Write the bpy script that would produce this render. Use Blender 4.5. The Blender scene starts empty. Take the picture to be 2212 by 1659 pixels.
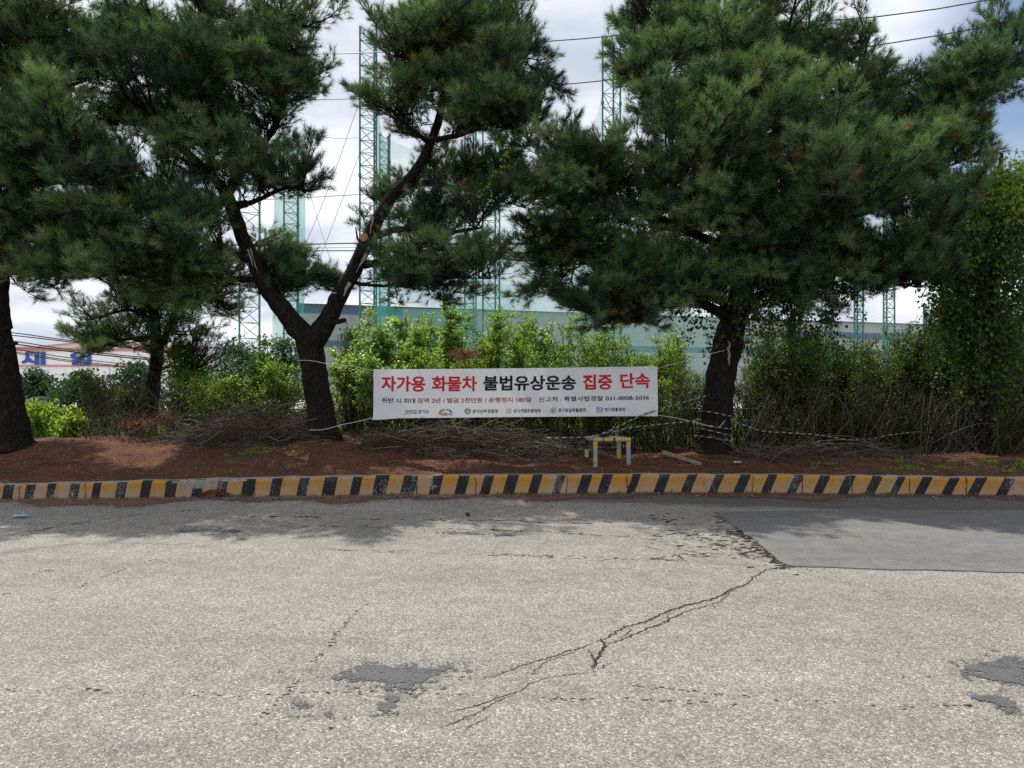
import bpy, math, random
import numpy as np
from mathutils import Vector

rng = np.random.default_rng(7)
random.seed(7)
scene = bpy.context.scene
COL = scene.collection

# ------------------------------------------------------------------ camera, light, sky
F = 1533.5            # focal length measured in units of a 2212 px wide picture
CX, HZ = 1106.0, 835.0
CAMZ = 1.6

cam_d = bpy.data.cameras.new('camera')
cam = bpy.data.objects.new('camera', cam_d)
COL.objects.link(cam)
cam.location = (0, 0, CAMZ)
cam_d.sensor_width = 36.0
cam_d.lens = 36.0 * F / 2212.0
cam_d.clip_end = 5000
cam_d.clip_start = 0.05
cam.rotation_euler = (math.radians(90) + math.atan((HZ - 829.5) / F), 0, 0)
scene.camera = cam

SUN_EL = math.radians(60)
SUN_AZ = math.radians(-47)          # from +Y (straight ahead) towards -X
sunvec = Vector((math.sin(SUN_AZ) * math.cos(SUN_EL), math.cos(SUN_AZ) * math.cos(SUN_EL), math.sin(SUN_EL)))
sun_d = bpy.data.lights.new('sun', 'SUN')
sun_d.energy = 5.0
sun_d.angle = math.radians(0.53)
sun_d.color = (1.0, 0.95, 0.87)
sun = bpy.data.objects.new('sun', sun_d)
COL.objects.link(sun)
sun.rotation_euler = sunvec.to_track_quat('Z', 'Y').to_euler()
sun.location = (-20, 60, 90)

world = bpy.data.worlds.new('World')
scene.world = world
world.use_nodes = True


def build_sky():
    nt = world.node_tree
    nt.nodes.clear()
    N, L = nt.nodes.new, nt.links.new
    out = N('ShaderNodeOutputWorld')
    bg = N('ShaderNodeBackground')
    bg.inputs['Strength'].default_value = 0.1
    L(bg.outputs[0], out.inputs[0])
    sky = N('ShaderNodeTexSky')
    sky.sky_type = 'NISHITA'
    sky.sun_disc = False
    sky.sun_elevation = SUN_EL
    sky.sun_rotation = SUN_AZ
    sky.air_density = 1.0
    sky.dust_density = 1.2
    tc = N('ShaderNodeTexCoord')
    sep = N('ShaderNodeSeparateXYZ')
    L(tc.outputs['Generated'], sep.inputs[0])
    # project the view direction onto a flat cloud layer
    zz = N('ShaderNodeMath'); zz.operation = 'MAXIMUM'; zz.inputs[1].default_value = 0.0
    L(sep.outputs['Z'], zz.inputs[0])
    za = N('ShaderNodeMath'); za.operation = 'ADD'; za.inputs[1].default_value = 0.22
    L(zz.outputs[0], za.inputs[0])
    dx = N('ShaderNodeMath'); dx.operation = 'DIVIDE'
    dy = N('ShaderNodeMath'); dy.operation = 'DIVIDE'
    L(sep.outputs['X'], dx.inputs[0]); L(za.outputs[0], dx.inputs[1])
    L(sep.outputs['Y'], dy.inputs[0]); L(za.outputs[0], dy.inputs[1])
    cmb = N('ShaderNodeCombineXYZ')
    L(dx.outputs[0], cmb.inputs[0]); L(dy.outputs[0], cmb.inputs[1])

    def noise(scale, detail, off, rough=0.55):
        m = N('ShaderNodeMapping'); m.inputs['Location'].default_value = off
        L(cmb.outputs[0], m.inputs[0])
        n = N('ShaderNodeTexNoise'); n.inputs['Scale'].default_value = scale
        n.inputs['Detail'].default_value = detail
        n.inputs['Roughness'].default_value = rough
        L(m.outputs[0], n.inputs['Vector'])
        return n

    def ramp(src, a, b, ca=(0, 0, 0, 1), cb=(1, 1, 1, 1)):
        r = N('ShaderNodeValToRGB')
        r.color_ramp.interpolation = 'EASE'
        r.color_ramp.elements[0].position = a; r.color_ramp.elements[0].color = ca
        r.color_ramp.elements[1].position = b; r.color_ramp.elements[1].color = cb
        L(src, r.inputs[0])
        return r
    n1 = noise(1.5, 7, (3.1, 1.7, 0))
    tone = ramp(n1.outputs['Fac'], 0.34, 0.62, (5.6, 6.3, 7.4, 1), (9.8, 10.0, 10.7, 1))
    n2 = noise(0.55, 5, (8.4, 2.2, 0))
    # the open blue break in the clouds towards the right
    dot = N('ShaderNodeVectorMath'); dot.operation = 'DOT_PRODUCT'
    dot.inputs[1].default_value = Vector((0.72, 0.96, 0.40)).normalized()
    L(tc.outputs['Generated'], dot.inputs[0])
    near = ramp(dot.outputs['Value'], 0.972, 1.0)
    brk = N('ShaderNodeMath'); brk.operation = 'MULTIPLY_ADD'; brk.inputs[1].default_value = 0.34
    L(near.outputs[0], brk.inputs[0]); L(n2.outputs['Fac'], brk.inputs[2])
    gap = ramp(brk.outputs[0], 0.60, 0.86)
    blue = N('ShaderNodeMix'); blue.data_type = 'RGBA'
    blue.inputs[0].default_value = 0.35
    L(sky.outputs[0], blue.inputs[6]); blue.inputs[7].default_value = (3.4, 5.0, 8.2, 1)
    mix = N('ShaderNodeMix'); mix.data_type = 'RGBA'
    L(gap.outputs[0], mix.inputs[0]); L(tone.outputs[0], mix.inputs[6]); L(blue.outputs[2], mix.inputs[7])
    L(mix.outputs[2], bg.inputs['Color'])


build_sky()
scene.view_settings.view_transform = 'Standard'
scene.view_settings.look = 'None'
scene.view_settings.exposure = 0.1
scene.view_settings.gamma = 1.0
scene.render.engine = 'CYCLES'
cy = scene.cycles
cy.max_bounces = 7
cy.diffuse_bounces = 4
cy.glossy_bounces = 2
cy.transmission_bounces = 4
cy.transparent_max_bounces = 10
cy.use_adaptive_sampling = True
cy.adaptive_threshold = 0.01
cy.use_denoising = False
cy.caustics_reflective = False
cy.caustics_refractive = False


# ------------------------------------------------------------------ small helpers
def P(x, y, Y):
    """point seen at (x, y) of the 2212 x 1659 view of the photograph, standing Y metres ahead"""
    return np.array([(x - CX) / F * Y, Y, CAMZ - (y - HZ) / F * Y])


def onroad(x, y):
    Y = F * CAMZ / (y - HZ)
    return np.array([(x - CX) / F * Y, Y, 0.0])


def nrm(a):
    a = np.asarray(a, float)
    return a / np.maximum(np.linalg.norm(a, axis=-1, keepdims=True), 1e-9)


class MB:
    """collects geometry for ONE mesh object"""
    def __init__(s):
        s.v, s.n, s.f3, s.f4, s.fn, s.t, s.m3, s.m4, s.mn = [], 0, [], [], [], [], [], [], []

    def verts(s, v, tint=0.5):
        v = np.asarray(v, float).reshape(-1, 3)
        s.v.append(v)
        s.t.append(np.full(len(v), tint) if np.isscalar(tint) else np.asarray(tint, float))
        o = s.n
        s.n += len(v)
        return o

    def tris(s, f, mat=0):
        f = np.asarray(f, np.int64).reshape(-1, 3); s.f3.append(f); s.m3.append(np.full(len(f), mat))

    def quads(s, f, mat=0):
        f = np.asarray(f, np.int64).reshape(-1, 4); s.f4.append(f); s.m4.append(np.full(len(f), mat))

    def ngon(s, f, mat=0):
        s.fn.append(list(f)); s.mn.append(mat)

    def box(s, c, d, mat=0, tint=.5, rot=None):
        c = np.asarray(c, float); h = np.asarray(d, float) / 2
        k = np.array([[x, y, z] for x in (-1, 1) for y in (-1, 1) for z in (-1, 1)], float) * h
        if rot is not None:
            k = k @ np.asarray(rot).T
        o = s.verts(k + c, tint)
        s.quads(np.array([[0, 1, 3, 2], [4, 6, 7, 5], [0, 4, 5, 1], [2, 3, 7, 6], [0, 2, 6, 4], [1, 5, 7, 3]]) + o, mat)

    def tube(s, pts, rad, sides=6, mat=0, tint=.5, rough=0.0, cap=True, r_=None):
        pts = np.asarray(pts, float); n = len(pts)
        rad = np.broadcast_to(np.asarray(rad, float), (n,))
        T = nrm(np.gradient(pts, axis=0))
        ref = np.array([0.31, 0.95, 0.05]) if abs(T[0, 2]) > .7 else np.array([0, 0, 1.0])
        U = nrm(np.cross(T, ref)); V = np.cross(T, U)
        a = np.linspace(0, 2 * np.pi, sides, endpoint=False)
        rr = rad[:, None] * np.ones((1, sides))
        if rough:
            rr = rr * (1 + rough * (r_ or rng).normal(size=rr.shape))
        R = pts[:, None, :] + rr[..., None] * (U[:, None, :] * np.cos(a)[None, :, None] + V[:, None, :] * np.sin(a)[None, :, None])
        o = s.verts(R.reshape(-1, 3), tint)
        i = np.arange(n - 1)[:, None] * sides; j = np.arange(sides)[None, :]; j2 = (j + 1) % sides
        q = np.stack([i + j, i + j2, i + sides + j2, i + sides + j], -1).reshape(-1, 4)
        s.quads(q + o, mat)
        if cap:
            for ring, p in ((0, pts[0]), (n - 1, pts[-1])):
                c = s.verts(p[None], tint)
                b = o + ring * sides
                s.tris([[b + k, b + (k + 1) % sides, c] if ring else [b + (k + 1) % sides, b + k, c] for k in range(sides)], mat)

    def prisms(s, A, B, ra, rb, mat=0, tint=.5):
        """many three-sided tapering sticks at once"""
        A = np.asarray(A, float); B = np.asarray(B, float); n = len(A)
        if not n:
            return
        T = nrm(B - A)
        ref = np.where(np.abs(T[:, 2:3]) > .8, np.array([[1., 0, 0]]), np.array([[0, 0, 1.]]))
        U = nrm(np.cross(T, ref)); V = np.cross(T, U)
        ra = np.broadcast_to(np.asarray(ra, float), (n,))[:, None]; rb = np.broadcast_to(np.asarray(rb, float), (n,))[:, None]
        vs = []
        for base, r in ((A, ra), (B, rb)):
            for k in range(3):
                an = k * 2 * np.pi / 3
                vs.append(base + r * (U * math.cos(an) + V * math.sin(an)))
        v = np.stack(vs, 1)
        tt = np.repeat(np.broadcast_to(np.asarray(tint, float), (n,)), 6)
        o = s.verts(v.reshape(-1, 3), tt)
        b = (np.arange(n) * 6 + o)[:, None]
        for k in range(3):
            k2 = (k + 1) % 3
            s.quads(np.concatenate([b + k, b + k2, b + 3 + k2, b + 3 + k], 1), mat)

    def leaves(s, pos, axis, nor, ln, wd, tint, mat=0):
        """kite leaves folded a little along the midrib"""
        n = len(pos)
        if not n:
            return
        axis = nrm(axis); side = nrm(np.cross(axis, nor)); up = np.cross(side, axis)
        ln = np.broadcast_to(np.asarray(ln, float), (n,))[:, None]; wd = np.broadcast_to(np.asarray(wd, float), (n,))[:, None]
        b = pos
        l = pos + axis * ln * .42 + side * wd * .5 + up * wd * .14
        t = pos + axis * ln - up * ln * .12
        r = pos + axis * ln * .42 - side * wd * .5 + up * wd * .14
        o = s.verts(np.stack([b, l, t, r], 1).reshape(-1, 3), np.repeat(tint, 4))
        i = (np.arange(n) * 4 + o)[:, None]
        s.tris(np.concatenate([i, i + 1, i + 2], 1), mat); s.tris(np.concatenate([i, i + 2, i + 3], 1), mat)

    def build(s, name, mats, parent=None, origin=(0, 0, 0), smooth=False):
        me = bpy.data.meshes.new(name)
        V = np.concatenate(s.v) - np.asarray(origin, float)
        me.vertices.add(len(V)); me.vertices.foreach_set('co', V.astype(np.float32).ravel())
        idx, tot, mi = [], [], []
        for arr, mm, k in ((s.f3, s.m3, 3), (s.f4, s.m4, 4)):
            if arr:
                a = np.concatenate(arr); idx.append(a.ravel()); tot.append(np.full(len(a), k)); mi.append(np.concatenate(mm))
        for f, m in zip(s.fn, s.mn):
            idx.append(np.array(f)); tot.append(np.array([len(f)])); mi.append(np.array([m]))
        idx = np.concatenate(idx); tot = np.concatenate(tot); mi = np.concatenate(mi)
        me.loops.add(len(idx)); me.loops.foreach_set('vertex_index', idx.astype(np.int32))
        me.polygons.add(len(tot))
        me.polygons.foreach_set('loop_start', (np.cumsum(tot) - tot).astype(np.int32))
        me.polygons.foreach_set('loop_total', tot.astype(np.int32))
        me.polygons.foreach_set('material_index', mi.astype(np.int32))
        me.polygons.foreach_set('use_smooth', np.full(len(tot), smooth))
        at = me.attributes.new('tint', 'FLOAT', 'POINT')
        at.data.foreach_set('value', np.concatenate(s.t).astype(np.float32))
        for m in (mats if isinstance(mats, (list, tuple)) else [mats]):
            me.materials.append(m)
        me.update(calc_edges=True)
        ob = bpy.data.objects.new(name, me)
        COL.objects.link(ob)
        ob.location = origin if parent is None else (0, 0, 0)
        if parent is not None:
            ob.parent = parent
        return ob


def tag(o, label=None, cat=None, group=None, kind=None):
    if label: o['label'] = label
    if cat: o['category'] = cat
    if group: o['group'] = group
    if kind: o['kind'] = kind
    return o


def thing(name, loc, label, cat, group=None):
    e = bpy.data.objects.new(name, None)
    COL.objects.link(e)
    e.location = [float(c) for c in loc]
    e.empty_display_size = 0.3
    return tag(e, label, cat, group)


def spline(pts, step):
    """Catmull-Rom through rows of numbers (x, y, z, radius)"""
    p = np.asarray(pts, float)
    q = np.vstack([2 * p[0] - p[1], p, 2 * p[-1] - p[-2]])
    out = []
    for i in range(1, len(q) - 2):
        n = max(1, int(np.linalg.norm(q[i + 1, :3] - q[i, :3]) / step))
        t = np.linspace(0, 1, n, endpoint=False)[:, None]
        a, b, c, d = q[i - 1], q[i], q[i + 1], q[i + 2]
        out.append(.5 * (2 * b + (c - a) * t + (2 * a - 5 * b + 4 * c - d) * t ** 2 + (3 * b - a - 3 * c + d) * t ** 3))
    out.append(p[-1:])
    return np.vstack(out)


# ------------------------------------------------------------------ materials
def newmat(name):
    m = bpy.data.materials.new(name); m.use_nodes = True
    nt = m.node_tree; nt.nodes.clear()
    return m, nt, nt.nodes.new, nt.links.new


def node(nt, kind, **kw):
    n = nt.nodes.new(kind)
    for k, v in kw.items():
        if hasattr(n, k) and k not in n.inputs:
            setattr(n, k, v)
        else:
            n.inputs[k].default_value = v
    return n


def rampn(nt, src, stops, interp='LINEAR'):
    r = nt.nodes.new('ShaderNodeValToRGB'); r.color_ramp.interpolation = interp
    e = r.color_ramp.elements
    while len(e) < len(stops):
        e.new(.5)
    for el, (p, c) in zip(e, stops):
        el.position = p; el.color = (*c, 1) if len(c) == 3 else c
    nt.links.new(src, r.inputs[0])
    return r.outputs[0]


def mixc(nt, fac, a, b, mode='MIX'):
    m = nt.nodes.new('ShaderNodeMix'); m.data_type = 'RGBA'; m.blend_type = mode
    for s, k in ((fac, 0), (a, 6), (b, 7)):
        if isinstance(s, (int, float)):
            m.inputs[k].default_value = s
        elif isinstance(s, tuple):
            m.inputs[k].default_value = (*s, 1) if len(s) == 3 else s
        else:
            nt.links.new(s, m.inputs[k])
    return m.outputs[2]


def mathn(nt, op, a, b=None, c=None):
    m = nt.nodes.new('ShaderNodeMath'); m.operation = op
    for i, s in enumerate((a, b, c)):
        if s is None: continue
        if isinstance(s, (int, float)): m.inputs[i].default_value = s
        else: nt.links.new(s, m.inputs[i])
    return m.outputs[0]


def noise(nt, scale, detail=4, rough=.55, vec=None, stretch=None, off=(0, 0, 0)):
    if vec is None:
        vec = nt.nodes.new('ShaderNodeTexCoord').outputs['Object']
    mp = nt.nodes.new('ShaderNodeMapping')
    if stretch: mp.inputs['Scale'].default_value = stretch
    mp.inputs['Location'].default_value = off
    nt.links.new(vec, mp.inputs[0])
    n = nt.nodes.new('ShaderNodeTexNoise')
    n.inputs['Scale'].default_value = scale; n.inputs['Detail'].default_value = detail; n.inputs['Roughness'].default_value = rough
    nt.links.new(mp.outputs[0], n.inputs['Vector'])
    return n.outputs['Fac']


def finish(nt, color, rough=.8, bump=None, bstr=.4, bdist=.01, spec=.3, metal=0.0):
    b = nt.nodes.new('ShaderNodeBsdfPrincipled'); o = nt.nodes.new('ShaderNodeOutputMaterial')
    if isinstance(color, tuple): b.inputs['Base Color'].default_value = (*color, 1)
    else: nt.links.new(color, b.inputs['Base Color'])
    if isinstance(rough, (int, float)): b.inputs['Roughness'].default_value = rough
    else: nt.links.new(rough, b.inputs['Roughness'])
    b.inputs['Specular IOR Level'].default_value = spec
    b.inputs['Metallic'].default_value = metal
    if bump is not None:
        bp = nt.nodes.new('ShaderNodeBump'); bp.inputs['Strength'].default_value = bstr; bp.inputs['Distance'].default_value = bdist
        nt.links.new(bump, bp.inputs['Height']); nt.links.new(bp.outputs[0], b.inputs['Normal'])
    nt.links.new(b.outputs[0], o.inputs[0])
    return b, o


def tintn(nt):
    a = nt.nodes.new('ShaderNodeAttribute'); a.attribute_name = 'tint'
    return a.outputs['Fac']


def leafmat(name, stops, trans=.4, tmul=(1.3, 1.5, .6), rough=.5, spec=.35):
    m, nt, N, L = newmat(name)
    c = rampn(nt, tintn(nt), stops)
    b = N('ShaderNodeBsdfPrincipled'); L(c, b.inputs['Base Color']); b.inputs['Roughness'].default_value = rough
    b.inputs['Specular IOR Level'].default_value = spec
    t = N('ShaderNodeBsdfTranslucent'); L(mixc(nt, 1.0, c, tmul, 'MULTIPLY'), t.inputs['Color'])
    mx = N('ShaderNodeMixShader'); mx.inputs[0].default_value = trans
    L(b.outputs[0], mx.inputs[1]); L(t.outputs[0], mx.inputs[2])
    o = N('ShaderNodeOutputMaterial'); L(mx.outputs[0], o.inputs[0])
    return m


def plain(name, color, rough=.6, var=.15, scale=8, spec=.3, metal=0.0):
    m, nt, N, L = newmat(name)
    f = noise(nt, scale, 5)
    c = mixc(nt, f, tuple(x * (1 - var) for x in color), tuple(min(1, x * (1 + var)) for x in color))
    finish(nt, c, rough, spec=spec, metal=metal)
    return m


M = {}
M['needle'] = leafmat('pine_needles', [(0, (.018, .040, .026)), (.4, (.052, .100, .051)), (.75, (.140, .225, .090)), (.93, (.21, .30, .115)), (.975, (.21, .30, .115)), (1, (.22, .12, .055))], .17, (1.3, 1.5, .7), .6, .2)
M['needle_dead'] = leafmat('dead_needles', [(0, (.20, .075, .04)), (1, (.30, .13, .07))], .3, (1.2, 1, .8))
M['leaf'] = leafmat('shrub_leaves', [(0, (.05, .095, .022)), (.5, (.12, .20, .035)), (1, (.24, .33, .06))], .55, (1.9, 2.0, .9))
M['leaf_pale'] = leafmat('pale_shrub_leaves', [(0, (.07, .125, .035)), (.5, (.16, .25, .07)), (1, (.30, .38, .15))], .5, (1.8, 1.9, .9), .35, .5)
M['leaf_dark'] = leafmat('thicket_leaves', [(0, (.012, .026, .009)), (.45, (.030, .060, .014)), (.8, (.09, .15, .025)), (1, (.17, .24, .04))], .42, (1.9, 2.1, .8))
M['leaf_far'] = leafmat('far_tree_leaves', [(0, (.030, .060, .032)), (1, (.075, .125, .055))], .3, (1.2, 1.5, .7))
M['grass'] = leafmat('grass', [(0, (.07, .13, .025)), (1, (.17, .24, .05))], .45, (1.5, 1.7, .7))
M['twig'] = plain('twig_wood', (.060, .042, .031), .9, .5, 6)
M['twig_grey'] = plain('bare_grey_twigs', (.125, .10, .082), .9, .45, 5)
M['galv'] = plain('cord_white', (.62, .62, .60), .6, .1)
M['cable'] = plain('black_cable', (.03, .03, .033), .5, .1)
M['pole_green'] = plain('green_painted_steel', (.055, .19, .155), .5, .2, 1.5, .4)


def mat_bark():
    m, nt, N, L = newmat('pine_bark')
    n1 = noise(nt, 26, 6, .65, stretch=(1, 1, .33))
    n2 = noise(nt, 2.2, 3, .5)
    vo = N('ShaderNodeTexVoronoi'); vo.feature = 'DISTANCE_TO_EDGE'; vo.inputs['Scale'].default_value = 22
    tc = N('ShaderNodeTexCoord'); mp = N('ShaderNodeMapping'); mp.inputs['Scale'].default_value = (1, 1, .3)
    L(tc.outputs['Object'], mp.inputs[0]); L(mp.outputs[0], vo.inputs['Vector'])
    c = rampn(nt, n1, [(.30, (.005, .004, .0035)), (.52, (.020, .016, .014)), (.74, (.065, .053, .045))])
    c = mixc(nt, mathn(nt, 'MULTIPLY', n2, .5), c, (.026, .021, .018))
    fleck = rampn(nt, noise(nt, 34, 3, .6, off=(4, 2, 1)), [(.69, (0, 0, 0)), (.74, (1, 1, 1))])
    patch = rampn(nt, noise(nt, 3.0, 3, .6, off=(7, 1, 3)), [(.50, (0, 0, 0)), (.62, (1, 1, 1))])
    c = mixc(nt, mathn(nt, 'MULTIPLY', fleck, patch), c, (.32, .31, .29))
    h = mathn(nt, 'ADD', n1, mathn(nt, 'MULTIPLY', vo.outputs['Distance'], 1.5))
    finish(nt, c, .95, h, 1.0, .05, .15)
    return m


M['bark'] = mat_bark()
M['cutwood'] = plain('fresh_cut_wood', (.45, .22, .085), .8, .35, 14)
M['resin'] = plain('dried_resin', (.30, .285, .26), .6, .3, 20)


def mat_road(fine=False):
    """worn asphalt whose pale stones show; fine=True is the newer, smoother patch"""
    m, nt, N, L = newmat('patch_asphalt' if fine else 'worn_asphalt')
    tc = N('ShaderNodeTexCoord').outputs['Object']
    wob = N('ShaderNodeTexNoise'); wob.inputs['Scale'].default_value = 60; L(tc, wob.inputs['Vector'])
    vec = N('ShaderNodeVectorMath'); vec.operation = 'MULTIPLY_ADD'; vec.inputs[1].default_value = (.006, .006, 0)
    L(wob.outputs['Color'], vec.inputs[0]); L(tc, vec.inputs[2])
    sc = 150 if fine else 104
    v1 = N('ShaderNodeTexVoronoi'); v1.voronoi_dimensions = '2D'; v1.inputs['Scale'].default_value = sc; v1.inputs['Randomness'].default_value = 1
    L(vec.outputs[0], v1.inputs['Vector'])
    v2 = N('ShaderNodeTexVoronoi'); v2.voronoi_dimensions = '2D'; v2.feature = 'DISTANCE_TO_EDGE'; v2.inputs['Scale'].default_value = sc; v2.inputs['Randomness'].default_value = 1
    L(vec.outputs[0], v2.inputs['Vector'])
    sp = N('ShaderNodeSeparateColor'); L(v1.outputs['Color'], sp.inputs[0])
    if fine:
        stone = rampn(nt, sp.outputs[0], [(0, (.12, .119, .118)), (.6, (.18, .177, .174)), (.93, (.22, .215, .21)), (1, (.33, .325, .315))])
        gapc = (.125, .122, .12)
    else:
        stone = rampn(nt, sp.outputs[0], [(0, (.13, .127, .122)), (.2, (.195, .185, .168)), (.42, (.275, .255, .224)), (.62, (.335, .30, .25)), (.82, (.375, .35, .305)), (.93, (.46, .445, .405)), (1, (.60, .585, .56))])
        gapc = (.15, .14, .128)
    size = mathn(nt, 'MULTIPLY_ADD', sp.outputs[1], .16 if fine else .12, .02)
    gap = mathn(nt, 'LESS_THAN', v2.outputs['Distance'], size)
    big = noise(nt, .55, 4, .6, tc, (.45, 1.3, 1))
    mid = noise(nt, 5, 5, .65, tc, off=(3, 3, 0))
    wear = rampn(nt, mathn(nt, 'ADD', mathn(nt, 'MULTIPLY', big, .5), mathn(nt, 'MULTIPLY', mid, .5)), [(.32, (.60, .603, .613)), (.62, (1.02, 1.01, .99))])
    c = mixc(nt, gap, stone, gapc)
    c = mixc(nt, 1.0, c, wear, 'MULTIPLY')
    if not fine:
        # the lane edge: streaks of lost surface running along the road, and darker ground near the kerb
        st = noise(nt, 1.0, 6, .7, tc, stretch=(.9, 9, 1), off=(2, 5, 0))
        streak = rampn(nt, st, [(.60, (0, 0, 0)), (.70, (1, 1, 1))])
        sx = N('ShaderNodeSeparateXYZ'); L(tc, sx.inputs[0])
        band = mathn(nt, 'SUBTRACT', 1.0, mathn(nt, 'MINIMUM', mathn(nt, 'ABSOLUTE', mathn(nt, 'DIVIDE', mathn(nt, 'SUBTRACT', sx.outputs['Y'], 8.3), 1.1)), 1.0))
        band2 = mathn(nt, 'SUBTRACT', 1.0, mathn(nt, 'MINIMUM', mathn(nt, 'ABSOLUTE', mathn(nt, 'DIVIDE', mathn(nt, 'SUBTRACT', sx.outputs['Y'], 3.72), .22)), 1.0))
        st2 = rampn(nt, noise(nt, 1.0, 6, .75, tc, stretch=(4, 26, 1), off=(9, 5, 0)), [(.55, (0, 0, 0)), (.66, (1, 1, 1))])
        k = mathn(nt, 'ADD', mathn(nt, 'MULTIPLY', streak, mathn(nt, 'MULTIPLY', band, .6)), mathn(nt, 'MULTIPLY', st2, mathn(nt, 'MULTIPLY', band2, .75)))
        c = mixc(nt, mathn(nt, 'MINIMUM', k, 1.0), c, (.085, .078, .07))
        # ragged darker tone along the kerb on the right
        kerb_dark = mathn(nt, 'MULTIPLY', mathn(nt, 'SUBTRACT', sx.outputs['Y'], mathn(nt, 'MULTIPLY_ADD', sx.outputs['X'], -.16, 9.75)), 2.2)
        kerb_dark = rampn(nt, mathn(nt, 'ADD', kerb_dark, mathn(nt, 'MULTIPLY', mathn(nt, 'SUBTRACT', noise(nt, 1.6, 6, .7, tc, stretch=(.7, 3, 1)), .5), 2.6)), [(.2, (0, 0, 0)), (.7, (1, 1, 1))])
        xr = rampn(nt, mathn(nt, 'MULTIPLY', mathn(nt, 'ADD', sx.outputs['X'], 1.0), .25), [(.0, (0, 0, 0)), (.8, (1, 1, 1))])
        c = mixc(nt, mathn(nt, 'MULTIPLY', mathn(nt, 'MULTIPLY', kerb_dark, xr), .72), c, (.045, .042, .040))
    h = mathn(nt, 'MULTIPLY', mathn(nt, 'MINIMUM', v2.outputs['Distance'], .25), 1.0)
    h = mathn(nt, 'ADD', h, mathn(nt, 'MULTIPLY', sp.outputs[2], .18))
    finish(nt, c, .8, h, .35 if fine else .55, .008, .3)
    return m


M['road'] = mat_road()
M['patch'] = mat_road(True)


def mat_edge(name, ca, cb, scale, alpha=1.0, soft=.08, nscale=9, rough=.85, stretch=(1, 1, 1), reach=1.0, speck=None):
    """a thin skin (worn bitumen, dust, litter) that breaks up raggedly towards its edge: 'tint' is 0 at the rim, 1 inside"""
    m, nt, N, L = newmat(name)
    t = tintn(nt)
    n = mathn(nt, 'ADD', mathn(nt, 'MULTIPLY', noise(nt, nscale, 7, .7, stretch=stretch), .62), mathn(nt, 'MULTIPLY', noise(nt, 95, 3, .6, off=(3, 1, 0)), .38))
    if reach != 1.0:
        t = mathn(nt, 'MULTIPLY', t, reach)
    d = mathn(nt, 'SUBTRACT', mathn(nt, 'MULTIPLY_ADD', t, 1.0, -.10), mathn(nt, 'MULTIPLY_ADD', n, 5.2, -2.15))
    a = rampn(nt, d, [(.5 - .5, (0, 0, 0)), (max(.01, soft), (alpha, alpha, alpha))])
    c = mixc(nt, noise(nt, scale, 5, .65), ca, cb)
    if speck:
        c = mixc(nt, rampn(nt, noise(nt, 110, 2, .5), [(.62, (0, 0, 0)), (.68, (1, 1, 1))]), c, speck)
    b, o = finish(nt, c, rough, noise(nt, 90, 4), .3, .006)
    L(a, b.inputs['Alpha'])
    return m


M['bitumen'] = mat_edge('smooth_bitumen', (.068, .069, .076), (.092, .092, .099), 6, 1.0, .03, 15, .78, speck=(.17, .165, .16))
M['dust'] = mat_edge('grey_dust', (.20, .20, .205), (.27, .265, .26), 3, .5, .6, 5, .9, (1, 4, 1))
M['litter'] = mat_edge('needle_litter_skin', (.085, .040, .026), (.20, .095, .055), 25, 1.0, .08, 7, .95, (1, 2.2, 1))
M['crack'] = plain('crack_dark', (.035, .031, .028), .95, .3, 30, .1)  # flat dark fill; the shade down in cracks and pits is painted in


def mat_soil():
    m, nt, N, L = newmat('needle_covered_soil')
    tc = N('ShaderNodeTexCoord').outputs['Object']
    a = noise(nt, 30, 6, .7, tc, (1, .5, 1))
    b = noise(nt, 1.4, 5, .6, tc)
    c = rampn(nt, a, [(.3, (.048, .021, .014)), (.5, (.12, .050, .029)), (.72, (.21, .098, .055))])
    dark = rampn(nt, b, [(.42, (0, 0, 0)), (.62, (1, 1, 1))])
    c = mixc(nt, mathn(nt, 'MULTIPLY', dark, .55), c, (.040, .030, .023))
    sx = N('ShaderNodeSeparateXYZ'); L(tc, sx.inputs[0])
    back = rampn(nt, mathn(nt, 'ADD', mathn(nt, 'MULTIPLY', mathn(nt, 'SUBTRACT', sx.outputs['Y'], 14.0), .35), mathn(nt, 'MULTIPLY', mathn(nt, 'SUBTRACT', noise(nt, .8, 4, .6, tc), .5), 1.2)), [(0, (0, 0, 0)), (.6, (1, 1, 1))])
    g = rampn(nt, noise(nt, 6, 6, .7, tc), [(.35, (.05, .075, .022)), (.65, (.13, .16, .05))])
    c = mixc(nt, back, c, g)
    finish(nt, c, .95, a, .8, .03, .15)
    return m


M['soil'] = mat_soil()


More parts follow.
